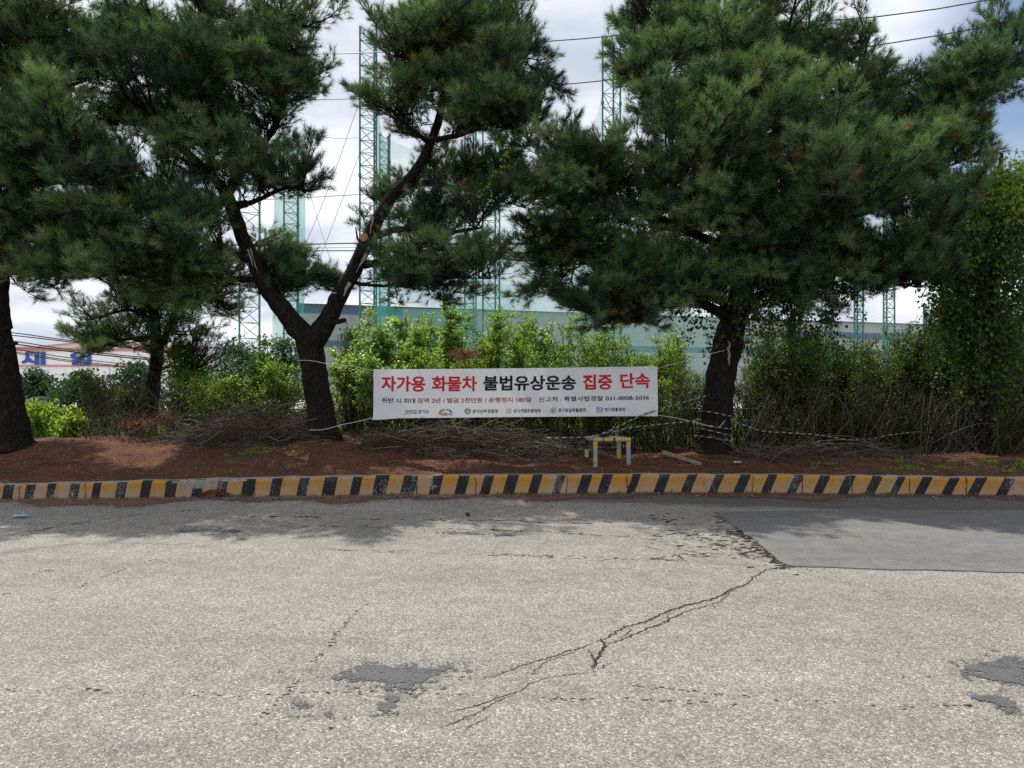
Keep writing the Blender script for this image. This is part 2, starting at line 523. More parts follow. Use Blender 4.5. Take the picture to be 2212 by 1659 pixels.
def mat_paint(name, col, col2, flake, thresh):
    """kerb paint, worn through to the concrete"""
    m, nt, N, L = newmat(name)
    tc = N('ShaderNodeTexCoord').outputs['Object']
    n1 = noise(nt, 7, 6, .7, tc, (1, 1, 1.2))
    c = rampn(nt, n1, [(.34, col2), (.56, col)])
    n2 = noise(nt, 55, 5, .7, tc, off=(1, 2, 3))
    n3 = noise(nt, 2.2, 4, .6, tc, off=(5, 2, 3))
    worn = rampn(nt, mathn(nt, 'ADD', mathn(nt, 'MULTIPLY', n2, .55), mathn(nt, 'MULTIPLY', n3, .45)), [(thresh, (0, 0, 0)), (thresh + .03, (1, 1, 1))])
    c = mixc(nt, worn, c, flake)
    if name == 'worn_yellow_paint':      # the lower face has lost its colour coat to splash and tyres
        sz = N('ShaderNodeSeparateXYZ'); L(tc, sz.inputs[0])
        low = rampn(nt, mathn(nt, 'ADD', mathn(nt, 'MULTIPLY', sz.outputs['Z'], -6.0), mathn(nt, 'MULTIPLY_ADD', n1, 1.6, .35)), [(.25, (0, 0, 0)), (.75, (1, 1, 1))])
        c = mixc(nt, mathn(nt, 'MULTIPLY', low, .8), c, mixc(nt, n3, (.38, .25, .13), (.40, .30, .21)))
    # grime specks and run-off streaks
    g = rampn(nt, noise(nt, 5, 6, .75, tc, (3.5, 3.5, .6), (3, 7, 1)), [(.56, (0, 0, 0)), (.70, (1, 1, 1))])
    c = mixc(nt, mathn(nt, 'MULTIPLY', g, .55), c, (.12, .10, .075))
    finish(nt, c, .8, n2, .35, .01, .2)
    return m


M['yellow'] = mat_paint('worn_yellow_paint', (.45, .21, .028), (.40, .23, .07), (.30, .28, .24), .53)
M['black'] = mat_paint('worn_black_paint', (.022, .022, .026), (.030, .030, .034), (.25, .24, .22), .555)
m_, nt_, N_, L_ = newmat('weathered_concrete')
n_ = noise(nt_, 14, 6, .7)
finish(nt_, rampn(nt_, n_, [(.3, (.13, .125, .105)), (.5, (.24, .235, .205)), (.7, (.34, .33, .30))]), .9, n_, .4, .01, .2)
M['concrete'] = m_
M['ymetal'] = mat_paint('chipped_yellow_paint', (.50, .36, .05), (.44, .31, .05), (.30, .31, .33), .54)
M['gmetal'] = mat_paint('chipped_grey_paint', (.30, .315, .345), (.25, .265, .29), (.045, .045, .05), .57)


def mat_cloth():
    m, nt, N, L = newmat('banner_cloth')
    n = noise(nt, 260, 2)
    b = N('ShaderNodeBsdfPrincipled'); b.inputs['Base Color'].default_value = (.80, .81, .83, 1); b.inputs['Roughness'].default_value = .65
    b.inputs['Specular IOR Level'].default_value = .25
    bp = N('ShaderNodeBump'); bp.inputs['Strength'].default_value = .12; bp.inputs['Distance'].default_value = .002
    L(n, bp.inputs['Height']); L(bp.outputs[0], b.inputs['Normal'])
    t = N('ShaderNodeBsdfTranslucent'); t.inputs['Color'].default_value = (.80, .80, .80, 1)
    mx = N('ShaderNodeMixShader'); mx.inputs[0].default_value = .22
    L(b.outputs[0], mx.inputs[1]); L(t.outputs[0], mx.inputs[2])
    o = N('ShaderNodeOutputMaterial'); L(mx.outputs[0], o.inputs[0])
    return m


M['cloth'] = mat_cloth()


def inkmat(name, c):
    m, nt, N, L = newmat(name)
    b = N('ShaderNodeBsdfPrincipled'); b.inputs['Base Color'].default_value = (*c, 1); b.inputs['Roughness'].default_value = .6
    b.inputs['Specular IOR Level'].default_value = .2
    t = N('ShaderNodeBsdfTranslucent'); t.inputs['Color'].default_value = (*c, 1)
    mx = N('ShaderNodeMixShader'); mx.inputs[0].default_value = .2
    L(b.outputs[0], mx.inputs[1]); L(t.outputs[0], mx.inputs[2])
    L(mx.outputs[0], N('ShaderNodeOutputMaterial').inputs[0])
    return m


INK = {k: inkmat('ink_' + k, c) for k, c in dict(red=(.62, .022, .03), dark_red=(.42, .035, .05), black=(.012, .012, .018), navy=(.02, .035, .22), green=(.06, .27, .13),
       orange=(.80, .28, .06), rust=(.60, .09, .04), lime=(.42, .60, .10), blue=(.03, .20, .62), sky=(.30, .50, .78), gold=(.62, .45, .14), slate=(.07, .12, .28), cloth=(.78, .79, .81), teal=(.05, .30, .28)).items()}


# ------------------------------------------------------------------ the ground
KX = np.array([-30, -14, -7.3, -4.6, -2, 0, 2.4, 4, 7.5, 14, 30.])
KY = np.array([9.1, 9.75, 10.08, 10.28, 10.48, 10.56, 10.72, 10.66, 10.42, 10.1, 9.6])
KH = np.array([.20, .20, .205, .25, .285, .28, .275, .27, .262, .26, .26])


def kerb_y(x):
    return np.interp(x, KX, KY)


def kerb_h(x):
    return np.interp(x, KX, KH)


def sst(t):
    t = np.clip(t, 0, 1)
    return t * t * (3 - 2 * t)


def ground_z(x, y):
    x = np.asarray(x, float); y = np.asarray(y, float)
    ky, kh = kerb_y(x) + .18, kerb_h(x)
    ridge = np.interp(x, [-30, -9, -7.5, -6, -4.6, -3.3, -2, 0, 1.8, 3.5, 6, 9, 30], [.5, .6, .62, .56, .56, .70, .52, .42, .40, .40, .38, .34, .3])
    t = sst((y - ky) / 2.0)
    z = (kh - .03) * (1 - t) + ridge * t
    z = z * (1 - sst((y - 13.6) / 4.5)) + .02 * sst((y - 13.6) / 4.5)
    b = .022 * np.sin(x * 9.1 + 2 * np.sin(y * 4.3)) * np.cos(y * 8.3 + x * 2.7) + .035 * np.sin(x * 2.1 + 1.3 * np.sin(y * 1.7)) * np.cos(y * 2.3 + x * .7) + .02 * np.sin(x * 5.3 + y * 3.1)
    z = z + b * sst((y - ky) / .6) * (1 - .8 * sst((y - 20) / 10))
    return np.where(y < ky - .12, -.30, z)


def build_ground():
    xs = np.concatenate([[-900, -400, -150, -60, -30], np.arange(-16, 16.01, .16), [30, 60, 150, 400, 900]])
    ts = np.concatenate([[-900, -300, -60, -13.0, -.2, -.125, -.115, -.02], np.arange(.06, 4.5, .14), np.arange(4.6, 12, .5), [14, 18, 25, 40, 80, 160, 400, 1200]])
    X, T = np.meshgrid(xs, ts)
    Y = T + kerb_y(X) + .18
    Z = ground_z(X, Y)
    m = MB(); o = m.verts(np.stack([X, Y, Z], -1).reshape(-1, 3))
    nx = len(xs)
    i, j = np.meshgrid(np.arange(len(ts) - 1), np.arange(nx - 1), indexing='ij')
    a = (i * nx + j).ravel() + o
    m.quads(np.stack([a, a + 1, a + nx + 1, a + nx], 1))
    tag(m.build('ground', M['soil'], smooth=True), kind='structure')


build_ground()


def ragged(poly, n=400, amp=.04, seed=1):
    """closed outline with small random wobble"""
    r = np.random.default_rng(seed)
    p = np.asarray(poly, float); p = np.vstack([p, p[:1]])
    d = np.r_[0, np.cumsum(np.linalg.norm(np.diff(p, axis=0), axis=1))]
    t = np.linspace(0, d[-1], n, endpoint=False)
    q = np.stack([np.interp(t, d, p[:, 0]), np.interp(t, d, p[:, 1])], 1)
    w = r.normal(size=(n, 2)); 
    w = (w + np.roll(w, 1, 0) + np.roll(w, 2, 0)) / 2
    return q + w * amp


def skin(m, poly, z, mat, step=.05, rim=.25):
    """grid sheet over a polygon; tint = distance inside / rim, so its material can break up raggedly at the edge"""
    p = np.asarray(poly, float)
    x0, y0 = p.min(0) - .02; x1, y1 = p.max(0) + .02
    nx, ny = max(3, int((x1 - x0) / step)), max(3, int((y1 - y0) / step))
    X, Y = np.meshgrid(np.linspace(x0, x1, nx), np.linspace(y0, y1, ny))
    pts = np.stack([X.ravel(), Y.ravel()], 1)
    a = p; b = np.roll(p, -1, 0)
    dist = np.full(len(pts), 1e9); inside = np.zeros(len(pts), bool)
    for (ax, ay), (bx, by) in zip(a, b):
        ex, ey = bx - ax, by - ay
        t = np.clip(((pts[:, 0] - ax) * ex + (pts[:, 1] - ay) * ey) / (ex * ex + ey * ey + 1e-12), 0, 1)
        dist = np.minimum(dist, np.hypot(pts[:, 0] - ax - t * ex, pts[:, 1] - ay - t * ey))
        c = (ay > pts[:, 1]) != (by > pts[:, 1])
        xi = ax + (pts[:, 1] - ay) * ex / (ey if abs(ey) > 1e-9 else 1e-9)
        inside ^= c & (pts[:, 0] < xi)
    tint = np.where(inside, np.clip(dist / rim, 0, 1), -np.clip(dist / rim, 0, 1))
    o = m.verts(np.c_[pts, np.full(len(pts), z)], tint)
    i, j = np.meshgrid(np.arange(ny - 1), np.arange(nx - 1), indexing='ij')
    q = (i * nx + j).ravel()
    q = np.stack([q, q + 1, q + nx + 1, q + nx], 1)
    keep = (tint[q] > -.35).any(1)
    m.quads(q[keep] + o, mat)


def R2(pts):
    return np.array([onroad(x, y)[:2] for x, y in pts])


def crack(m, pts, w, mat, z=.003, seed=0, wob=.012, main=False):
    r = np.random.default_rng(seed)
    p = R2(pts)
    d = np.r_[0, np.cumsum(np.linalg.norm(np.diff(p, axis=0), axis=1))]
    n = max(6, int(d[-1] / .018))
    t = np.linspace(0, d[-1], n)
    q = np.stack([np.interp(t, d, p[:, 0]), np.interp(t, d, p[:, 1])], 1)
    wv = np.cumsum(r.normal(size=(n, 2)), 0) * wob * .35
    wv -= np.linspace(0, 1, n)[:, None] * wv[-1]
    q = q + wv + r.normal(size=(n, 2)) * wob * .42
    T = nrm(np.gradient(q, axis=0)); S = np.stack([-T[:, 1], T[:, 0]], 1)
    g = np.arange(0, d[-1] + .25, .07)
    brk = 1.0 if main else np.clip(.28 + 1.0 * np.interp(t, g, r.normal(size=len(g))), .0, 1.25)
    ww = .72 * w * brk * np.clip(.55 + .6 * r.random(n) * (1 + .8 * np.sin(t * 3 + seed)), .18, 2) * np.clip(np.minimum(t, d[-1] - t) / .12, .1, 1)
    o = m.verts(np.vstack([np.c_[q + S * ww[:, None] / 2, np.full(n, z)], np.c_[q - S * ww[:, None] / 2, np.full(n, z)]]))
    i = np.arange(n - 1)
    m.quads(np.stack([i, i + 1, i + 1 + n, i + n], 1) + o, mat)


def pits(m, pts, dens, spread, smin, smax, mat, z, seed, asp=2.2):
    """small irregular holes where the surface has ravelled, scattered along a line"""
    r = np.random.default_rng(seed)
    p = R2(pts)
    d = np.r_[0, np.cumsum(np.linalg.norm(np.diff(p, axis=0), axis=1))]
    n = int(d[-1] * dens)
    g = np.arange(0, d[-1] + .5, .22); w = np.clip(.5 + .8 * r.normal(size=len(g)), .03, 1.6)
    t = r.random(n) * d[-1]
    t = t[r.random(n) < np.interp(t, g, w) / 1.3]
    for k, q in enumerate(t):
        c = np.array([np.interp(q, d, p[:, 0]), np.interp(q, d, p[:, 1])]) + r.normal(size=2) * spread
        s = smin + (smax - smin) * r.random() ** 2.5
        ns = 8; a = np.linspace(0, 2 * np.pi, ns, endpoint=False) + r.random()
        rad = s * r.uniform(.45, 1.1, ns)
        o = m.verts(np.c_[c[0] + rad * np.cos(a) * asp, c[1] + rad * np.sin(a), np.full(ns, z + .000004 * k)])
        m.ngon([o + i for i in range(ns)], mat)


def build_road():
    m = MB()
    xs = np.concatenate([[-200, -60, -30], np.arange(-20, 20.1, 1.0), [30, 60, 200]])
    ky = kerb_y(xs) + .05
    ys = np.array([-200, -40, -10, 0, 2, 4, 6, 8])
    rows = [np.c_[xs, np.full(len(xs), y), np.zeros(len(xs))] for y in ys] + [np.c_[xs, ky, np.zeros(len(xs))]]
    o = m.verts(np.vstack(rows)); nx = len(xs)
    i, j = np.meshgrid(np.arange(len(rows) - 1), np.arange(nx - 1), indexing='ij')
    a = (i * nx + j).ravel() + o
    m.quads(np.stack([a, a + 1, a + nx + 1, a + nx], 1), 0)
    # the long branching crack and its neighbours
    C = [([(1715, 1222), (1660, 1228), (1605, 1262), (1560, 1282), (1520, 1296), (1480, 1309), (1446, 1322), (1420, 1336), (1395, 1345), (1350, 1352), (1325, 1370), (1302, 1380), (1290, 1386)], .030),
         ([(1600, 1268), (1560, 1297), (1540, 1306), (1490, 1322), (1455, 1340), (1420, 1352), (1395, 1361), (1340, 1381), (1318, 1390), (1305, 1400)], .018),
         ([(1446, 1322), (1440, 1330), (1436, 1346), (1420, 1352)], .014), ([(1350, 1352), (1365, 1362), (1340, 1381)], .013),
         ([(1290, 1386), (1268, 1393), (1238, 1405), (1210, 1415), (1160, 1428), (1120, 1440), (1060, 1462), (1035, 1468)], .013),
         ([(1300, 1375), (1307, 1388), (1307, 1408), (1300, 1420), (1290, 1436), (1283, 1452)], .026),
         ([(1252, 1398), (1270, 1402), (1283, 1420), (1288, 1436), (1283, 1452)], .016),
         ([(1283, 1452), (1240, 1455), (1190, 1460), (1150, 1475), (1120, 1492), (1060, 1510), (1010, 1528), (960, 1540)], .014),
         ([(1252, 1398), (1225, 1412), (1185, 1424), (1165, 1440), (1140, 1460)], .012),
         ([(1120, 1492), (1085, 1512), (1040, 1535), (980, 1560), (950, 1570)], .012), ([(1060, 1540), (1030, 1560), (1000, 1582)], .009),
         ([(1325, 1430), (1300, 1440), (1288, 1446)], .010), ([(1420, 1352), (1400, 1364), (1380, 1370)], .008),
         ([(1520, 1282), (1500, 1294), (1470, 1300), (1430, 1322)], .010), ([(1475, 1336), (1462, 1346), (1450, 1352)], .007),
         ([(815, 1285), (790, 1305), (770, 1318), (740, 1355), (715, 1388), (680, 1425), (640, 1470), (600, 1515), (572, 1545)], .014),
         ([(330, 1207), (280, 1225), (240, 1240), (190, 1258), (140, 1285), (100, 1300)], .008),
         ([(1012, 1430), (1005, 1450), (990, 1475), (960, 1486), (900, 1490), (800, 1495), (700, 1495)], .010),
         ([(0, 1490), (60, 1488), (140, 1486), (210, 1490), (300, 1494), (400, 1496), (480, 1502), (560, 1500), (640, 1496), (760, 1490)], .016),
         ([(870, 1495), (1000, 1500), (1100, 1505), (1250, 1510), (1400, 1512), (1540, 1516), (1650, 1530)], .012),
         ([(1350, 1478), (1450, 1488), (1560, 1500), (1700, 1512), (1800, 1515)], .012), ([(1840, 1520), (1960, 1528), (2100, 1524), (2212, 1530)], .014),
         ([(800, 1655), (860, 1646), (930, 1640)], .012), ([(560, 1580), (640, 1575), (720, 1572)], .010),
         ([(60, 1150), (180, 1128), (300, 1112), (420, 1102)], .022), ([(0, 1163), (90, 1152), (200, 1142)], .014), ([(300, 1146), (380, 1128), (430, 1120)], .014),
         ([(440, 1110), (560, 1114), (700, 1120), (840, 1122), (960, 1126), (1080, 1124), (1180, 1130), (1330, 1130)], .05),
         ([(560, 1136), (700, 1132), (900, 1140), (1090, 1146), (1250, 1150)], .035), ([(1190, 1150), (1330, 1158), (1420, 1162)], .03),
         ([(700, 1186), (900, 1194), (1100, 1199), (1300, 1204), (1500, 1210)], .022), ([(1020, 1130), (1030, 1142), (1015, 1152)], .02),
         ([(1480, 1160), (1520, 1152), (1580, 1160), (1600, 1172), (1660, 1180)], .03), ([(1520, 1180), (1560, 1170), (1575, 1158), (1620, 1150)], .025),
         ([(1500, 1190), (1540, 1184), (1600, 1190), (1650, 1196)], .03), ([(1400, 1165), (1450, 1172), (1480, 1180), (1500, 1192)], .02),
         ([(1560, 1182), (1580, 1196), (1640, 1205), (1700, 1215)], .03), ([(1450, 1140), (1500, 1150), (1560, 1148)], .03), ([(1470, 1196), (1530, 1202), (1600, 1206)], .025),
         ([(1660, 1232), (1620, 1252), (1575, 1290), (1540, 1310)], .012),
         ([(1600, 1172), (1612, 1180), (1640, 1190), (1668, 1206), (1700, 1218)], .05), ([(1560, 1140), (1590, 1152), (1618, 1170)], .04)]
    for k, (pts, w) in enumerate(C):
        far = np.mean([q[1] for q in pts]) < 1215
        if k >= 17 and not 26 <= k <= 27 or k in (15, 16):
            pits(m, pts, 70 if not far else 55, .012 if not far else .035, .004, .011 if not far else .02, 1, .0008 + .00001 * k, 900 + k, 1.9 if not far else 2.4)
            if not far: continue
            w *= .5
        elif k < 14:
            pits(m, pts, 45, .016, .0025, .009, 1, .0008 + .00001 * k, 900 + k, 1.4)
        crack(m, pts, w, 1, .0012 + .00002 * k, k + 3, .012 if k < 20 else .03, k < 12)
    for kk in range(3):
        pits(m, [(1548, 1110), (1575, 1128), (1600, 1146), (1625, 1164), (1650, 1186), (1672, 1202), (1690, 1216), (1712, 1224)], 170, .05 + .05 * kk, .006, .03, 1, .0030 + .0004 * kk, 60 + kk, 1.8)
    pits(m, [(1430, 1140), (1500, 1152), (1560, 1168), (1600, 1190), (1680, 1214)], 260, .30, .004, .022, 1, .0045, 71, 2.4)
    pits(m, [(1500, 1125), (1440, 1120), (1350, 1118)], 120, .12, .004, .022, 1, .0050, 72, 2.4)
    r = np.random.default_rng(77)
    for k in range(70):        # the crazed ground beside the patch
        x, y = r.uniform(1400, 1690), r.uniform(1120, 1215)
        if x > 1560 + (y - 1110) * 1.45: continue
        dx, dy = r.uniform(15, 45), r.normal() * 5
        crack(m, [(x - dx, y - dy), (x, y + r.normal() * 2), (x + dx * .8, y + dy)], r.uniform(.012, .035), 1, .0022 + .00002 * k, 200 + k)
    # worn-smooth bitumen blots, dust streaks
    blots = [([(660, 1452), (700, 1447), (760, 1452), (800, 1436), (860, 1430), (950, 1438), (1005, 1446), (990, 1460), (940, 1470), (910, 1490), (870, 1502), (820, 1490), (760, 1478), (700, 1465)], 2, .11),
             ([(618, 1528), (650, 1512), (680, 1520), (660, 1536)], 2, .04), ([(690, 1536), (740, 1538), (745, 1550), (700, 1550)], 2, .04), ([(640, 1540), (700, 1545), (690, 1556), (640, 1552)], 2, .04),
             ([(830, 1510), (880, 1502), (860, 1530), (815, 1548)], 2, .04), ([(540, 1560), (570, 1556), (560, 1568)], 2, .03),
             ([(2075, 1440), (2110, 1420), (2170, 1420), (2225, 1430), (2260, 1480), (2180, 1484), (2110, 1474), (2020, 1462), (2040, 1450)], 2, .10),
             ([(2095, 1500), (2150, 1505), (2190, 1520), (2212, 1545), (2160, 1530), (2110, 1515)], 2, .05),
             ([(395, 1146), (430, 1141), (510, 1144), (500, 1152), (390, 1152)], 2, .08), ([(60, 1239), (100, 1232), (104, 1235), (70, 1243)], 2, .05), ([(0, 1282), (22, 1280), (20, 1285), (0, 1288)], 2, .04),
             ([(940, 1146), (1000, 1148), (1090, 1152), (1080, 1158), (960, 1154)], 2, .08),
             ([(-60, 1200), (0, 1188), (120, 1170), (260, 1163), (420, 1168), (500, 1178), (430, 1186), (300, 1180), (150, 1182), (0, 1204), (-60, 1216)], 3, .14),
             ([(1480, 1216), (1560, 1208), (1640, 1218), (1700, 1222), (1640, 1228), (1540, 1222)], 3, .08), ([(1545, 1178), (1625, 1176), (1640, 1184), (1550, 1184)], 3, .06)]
    for k, (pts, mt, rim) in enumerate(blots):
        pl = R2(pts); pl = pl.mean(0) + (pl - pl.mean(0)) * ((1.9 if rim < .07 else 1.5) if mt == 2 else 1.0); rim = rim * (1.75 if mt == 2 else 1)
        skin(m, ragged(pl, 120, rim * .3, k), .0046 + .00022 * k, mt, .02, rim)
    return tag(m.build('road', [M['road'], M['crack'], M['bitumen'], M['dust']]), kind='structure')


build_road()


def build_patch():
    """the newer, finer asphalt laid along the right-hand kerb; its edge stands a little proud"""
    e = R2([(1545, 1107), (1575, 1128), (1600, 1146), (1625, 1164), (1650, 1186), (1672, 1202), (1690, 1216), (1712, 1224), (1780, 1226), (1900, 1231), (2060, 1234), (2212, 1238), (2500, 1246)])
    far = R2([(2700, 1250), (3200, 1262)]); far2 = R2([(3300, 1112), (2212, 1104), (1900, 1102), (1700, 1104)])
    out = np.vstack([e, far, far2])
    out = ragged(out, 420, .011, 5)
    m = MB(); n = len(out)
    top = m.verts(np.c_[out, np.full(n, .0095)]); bot = m.verts(np.c_[out, np.full(n, -.01)])
    m.ngon([top + k for k in range(n)], 0)
    m.quads([[bot + k, bot + (k + 1) % n, top + (k + 1) % n, top + k] for k in range(n)], 0)
    tag(m.build('asphalt_patch', M['patch']), kind='structure')


build_patch()


def build_kerb():
    # black stripe (left, right) at the foot of the face, in photograph pixels / 4000
    z1 = [(12, 76), (148, 206), (280, 332), (420, 480), (562, 612), (708, 770), (860, 922), (1012, 1080), (1178, 1242), (1328, 1390), (1484, 1562), (1660, 1725), (1828, 1890), (1982, 2062)]
    z2 = [(102, 160), (240, 325), (412, 498), (590, 655), (748, 815), (905, 965), (1045, 1115), (1200, 1260), (1350, 1400), (1500, 1565), (1627, 1690), (1808, 1860), (1975, 2040)]
    z3 = [(90, 150), (258, 312), (412, 478), (583, 640), (742, 800), (902, 965), (1057, 1120), (1222, 1285), (1377, 1425), (1528, 1592), (1695, 1760), (1855, 1925), (2030, 2100)]
    px = [(a / 1.58, b / 1.58) for a, b in z1] + [(1300 + a / 1.58, 1300 + b / 1.58) for a, b in z2] + [(2600 + a / 1.58, 2600 + b / 1.58) for a, b in z3]
    edges = []
    for a, b in px:
        edges += [((a - 2000) / 2773, 1), ((b - 2000) / 2773, 0)]
    xs = []
    for k, bl in edges:
        x = k * 10.5
        for _ in range(3): x = k * kerb_y(x)
        xs.append([float(x), bl])
    x, bl = xs[0][0], 0
    pre = []
    while x > -24:
        x -= .20 if bl == 0 else .34
        pre.append([x, 0 if bl else 1]); bl = 1 - bl
    pre = [[p[0], 1 if i % 2 == 0 else 0] for i, p in enumerate(pre)]
    # walking left from the first black edge: yellow field, black field, ...
    left, x, isblack = [], xs[0][0], False
    while x > -24:
        x -= .20 if isblack else .34
        isblack = not isblack
        left.append([x, 1 if isblack is False else 0])
    left = left[::-1]
    right, x, isblack = [], xs[-1][0], False
    while x < 24:
        x += .20 if isblack else .36
        isblack = not isblack
        right.append([x, 1 if isblack else 0])
    E = left + xs + right
    m = MB()
    r = np.random.default_rng(3)
    prof = [(0.0, 0.0), (.004, .5), (.008, .86), (.022, .97), (.05, 1.0), (.16, 1.0)]      # (depth behind the face, share of height)
    cols = []
    for (x, b) in E:
        cols.append(x)
    # add in-between columns so that the kerb follows its curve
    XS, MI = [], []
    black = False
    for k in range(len(E) - 1):
        x0, x1 = E[k][0], E[k + 1][0]
        black = bool(E[k][1])
        n = 4
        for q in range(n):
            XS.append(x0 + (x1 - x0) * q / n); MI.append(1 if black else 0)
    XS.append(E[-1][0])
    XS = np.array(XS)
    lean = np.interp(XS, [-9, -6, -3, 0, 3, 8], [.03, .035, .055, .085, .125, .155])
    jit = np.interp(XS, np.arange(-26, 27, .37), r.normal(size=len(np.arange(-26, 27, .37))) * .006)
    jit2 = np.interp(XS, np.arange(-26, 27, .21), r.normal(size=len(np.arange(-26, 27, .21))) * .005)
    rows = []
    for d, hsh in prof:
        X = XS + lean * min(hsh, 1) + (d if d > .03 else 0) * .15
        rows.append(np.c_[X, kerb_y(X) + d + jit * hsh, kerb_h(X) * hsh + (jit2 if hsh > .8 else 0) - (.012 if hsh == 0 else 0)])
    X = XS + lean; rows.append(np.c_[X, kerb_y(X) + .162, np.full(len(X), -.1)])
    o = m.verts(np.vstack(rows)); n = len(XS)
    MI = np.array(MI)
    for i in range(len(rows) - 1):
        a = np.arange(n - 1) + i * n + o
        q = np.stack([a, a + 1, a + n + 1, a + n], 1)
        xm = (XS[:-1] + XS[1:]) / 2
        mat = MI.copy()
        if i >= 4:
            mat[:] = 2
        if i == 3:      # the arris: paint is gone here and there
            mat = np.where(np.interp(xm, np.arange(-26, 27, .5), r.random(len(np.arange(-26, 27, .5)))) > .52, 2, mat)
        if i in (1, 2):
            mat = np.where((xm > -4.95) & (xm < -3.55) & (np.interp(xm, np.arange(-26, 27, .22), r.random(len(np.arange(-26, 27, .22)))) > (.25 if i == 2 else .5)), 2, mat)
        for k in (0, 1, 2):
            if (mat == k).any(): m.quads(q[mat == k], k)
    for k, x in enumerate([-8.1, -7.0, -6.1, -5.0, -3.75, -2.62, -1.4, -.55, .8, 1.75, 2.7, 3.62, 4.35, 5.05, 5.9, 6.7, 7.6, 8.6, 9.4]):      # joints and cracks between the cast lengths
        n = 9; h = np.linspace(.0, 1.0, n); xx = x + np.cumsum(r.normal(size=n)) * .006
        hw = (.0045 if k % 3 else .007) * r.uniform(.5, 1.3, n)
        f = np.c_[xx, kerb_y(xx) + np.interp(h, [0, .5, .86, .97, 1], [0, .004, .008, .022, .045]) - .004 + np.interp(xx, np.arange(-26, 27, .37), np.zeros(len(np.arange(-26, 27, .37)))), kerb_h(xx) * h]
        f[:, 1] -= .006
        o = m.verts(np.vstack([f - np.c_[hw, hw * 0, hw * 0], f + np.c_[hw, hw * 0, hw * 0]])); i = np.arange(n - 1)
        m.quads(np.stack([i, i + n, i + n + 1, i + 1], 1) + o, 3)
    tag(m.build('kerb', [M['yellow'], M['black'], M['concrete'], M['crack']]), kind='structure')


build_kerb()


def build_litter():
    """fallen pine needles: thin ones lying loose on the soil and in the gutter, on a ragged felt of older ones"""
    m = MB()
    xs = np.linspace(-14, 14, 150)
    r = np.random.default_rng(31)
    wv = np.interp(xs, [-14, -6, -4.6, -3, -1, 0.2, 2, 4, 8, 14], [.44, .44, .60, .40, .52, .44, .40, .44, .24, .16]) * (1 + .3 * np.sin(xs * 1.9) + .2 * np.sin(xs * 4.7))
    poly = np.vstack([np.c_[xs, kerb_y(xs) + .03], np.c_[xs, kerb_y(xs) - wv * 1.6][::-1]])
    skin(m, poly,   .0085, 0, .045, .42)
    n = 26000
    x = r.uniform(-10, 10, n); t = r.random(n) ** 1.2 * 3.0
    y = kerb_y(x) + .12 + t; z = ground_z(x, y) + .006 + r.random(n) * .02
    n2 = 7000
    x2 = r.uniform(-10, 10, n2); y2 = kerb_y(x2) - np.abs(r.normal(size=n2)) * .17; z2 = .011 + r.random(n2) * .012
    x = np.r_[x, x2]; y = np.r_[y, y2]; z = np.r_[z, z2]
    c = np.c_[x, y, z]; a = r.uniform(0, np.pi, len(x)); l = r.uniform(.03, .06, len(x))
    d = np.c_[np.cos(a), np.sin(a), r.normal(size=len(a)) * .12] * l[:, None]; s = np.c_[-np.sin(a), np.cos(a), np.zeros(len(a))] * .0022
    o = m.verts(np.stack([c - d + s, c - d - s, c + d], 1).reshape(-1, 3), np.repeat(r.random(len(x)), 3))
    i = (np.arange(len(x)) * 3 + o)[:, None]
    m.tris(np.concatenate([i, i + 1, i + 2], 1), 1)
    tag(m.build('needle_litter', [M['litter'], M['needle_dead']]), 'reddish brown fallen pine needles along the kerb', 'pine litter', kind='stuff')


build_litter()
#==PART2==


# ------------------------------------------------------------------ pines
def vpts(rows):
    """rows of (x, y, metres ahead, radius) -> world points with radius"""
    return np.array([[*P(x, y, Y), r] for x, y, Y, r in rows])


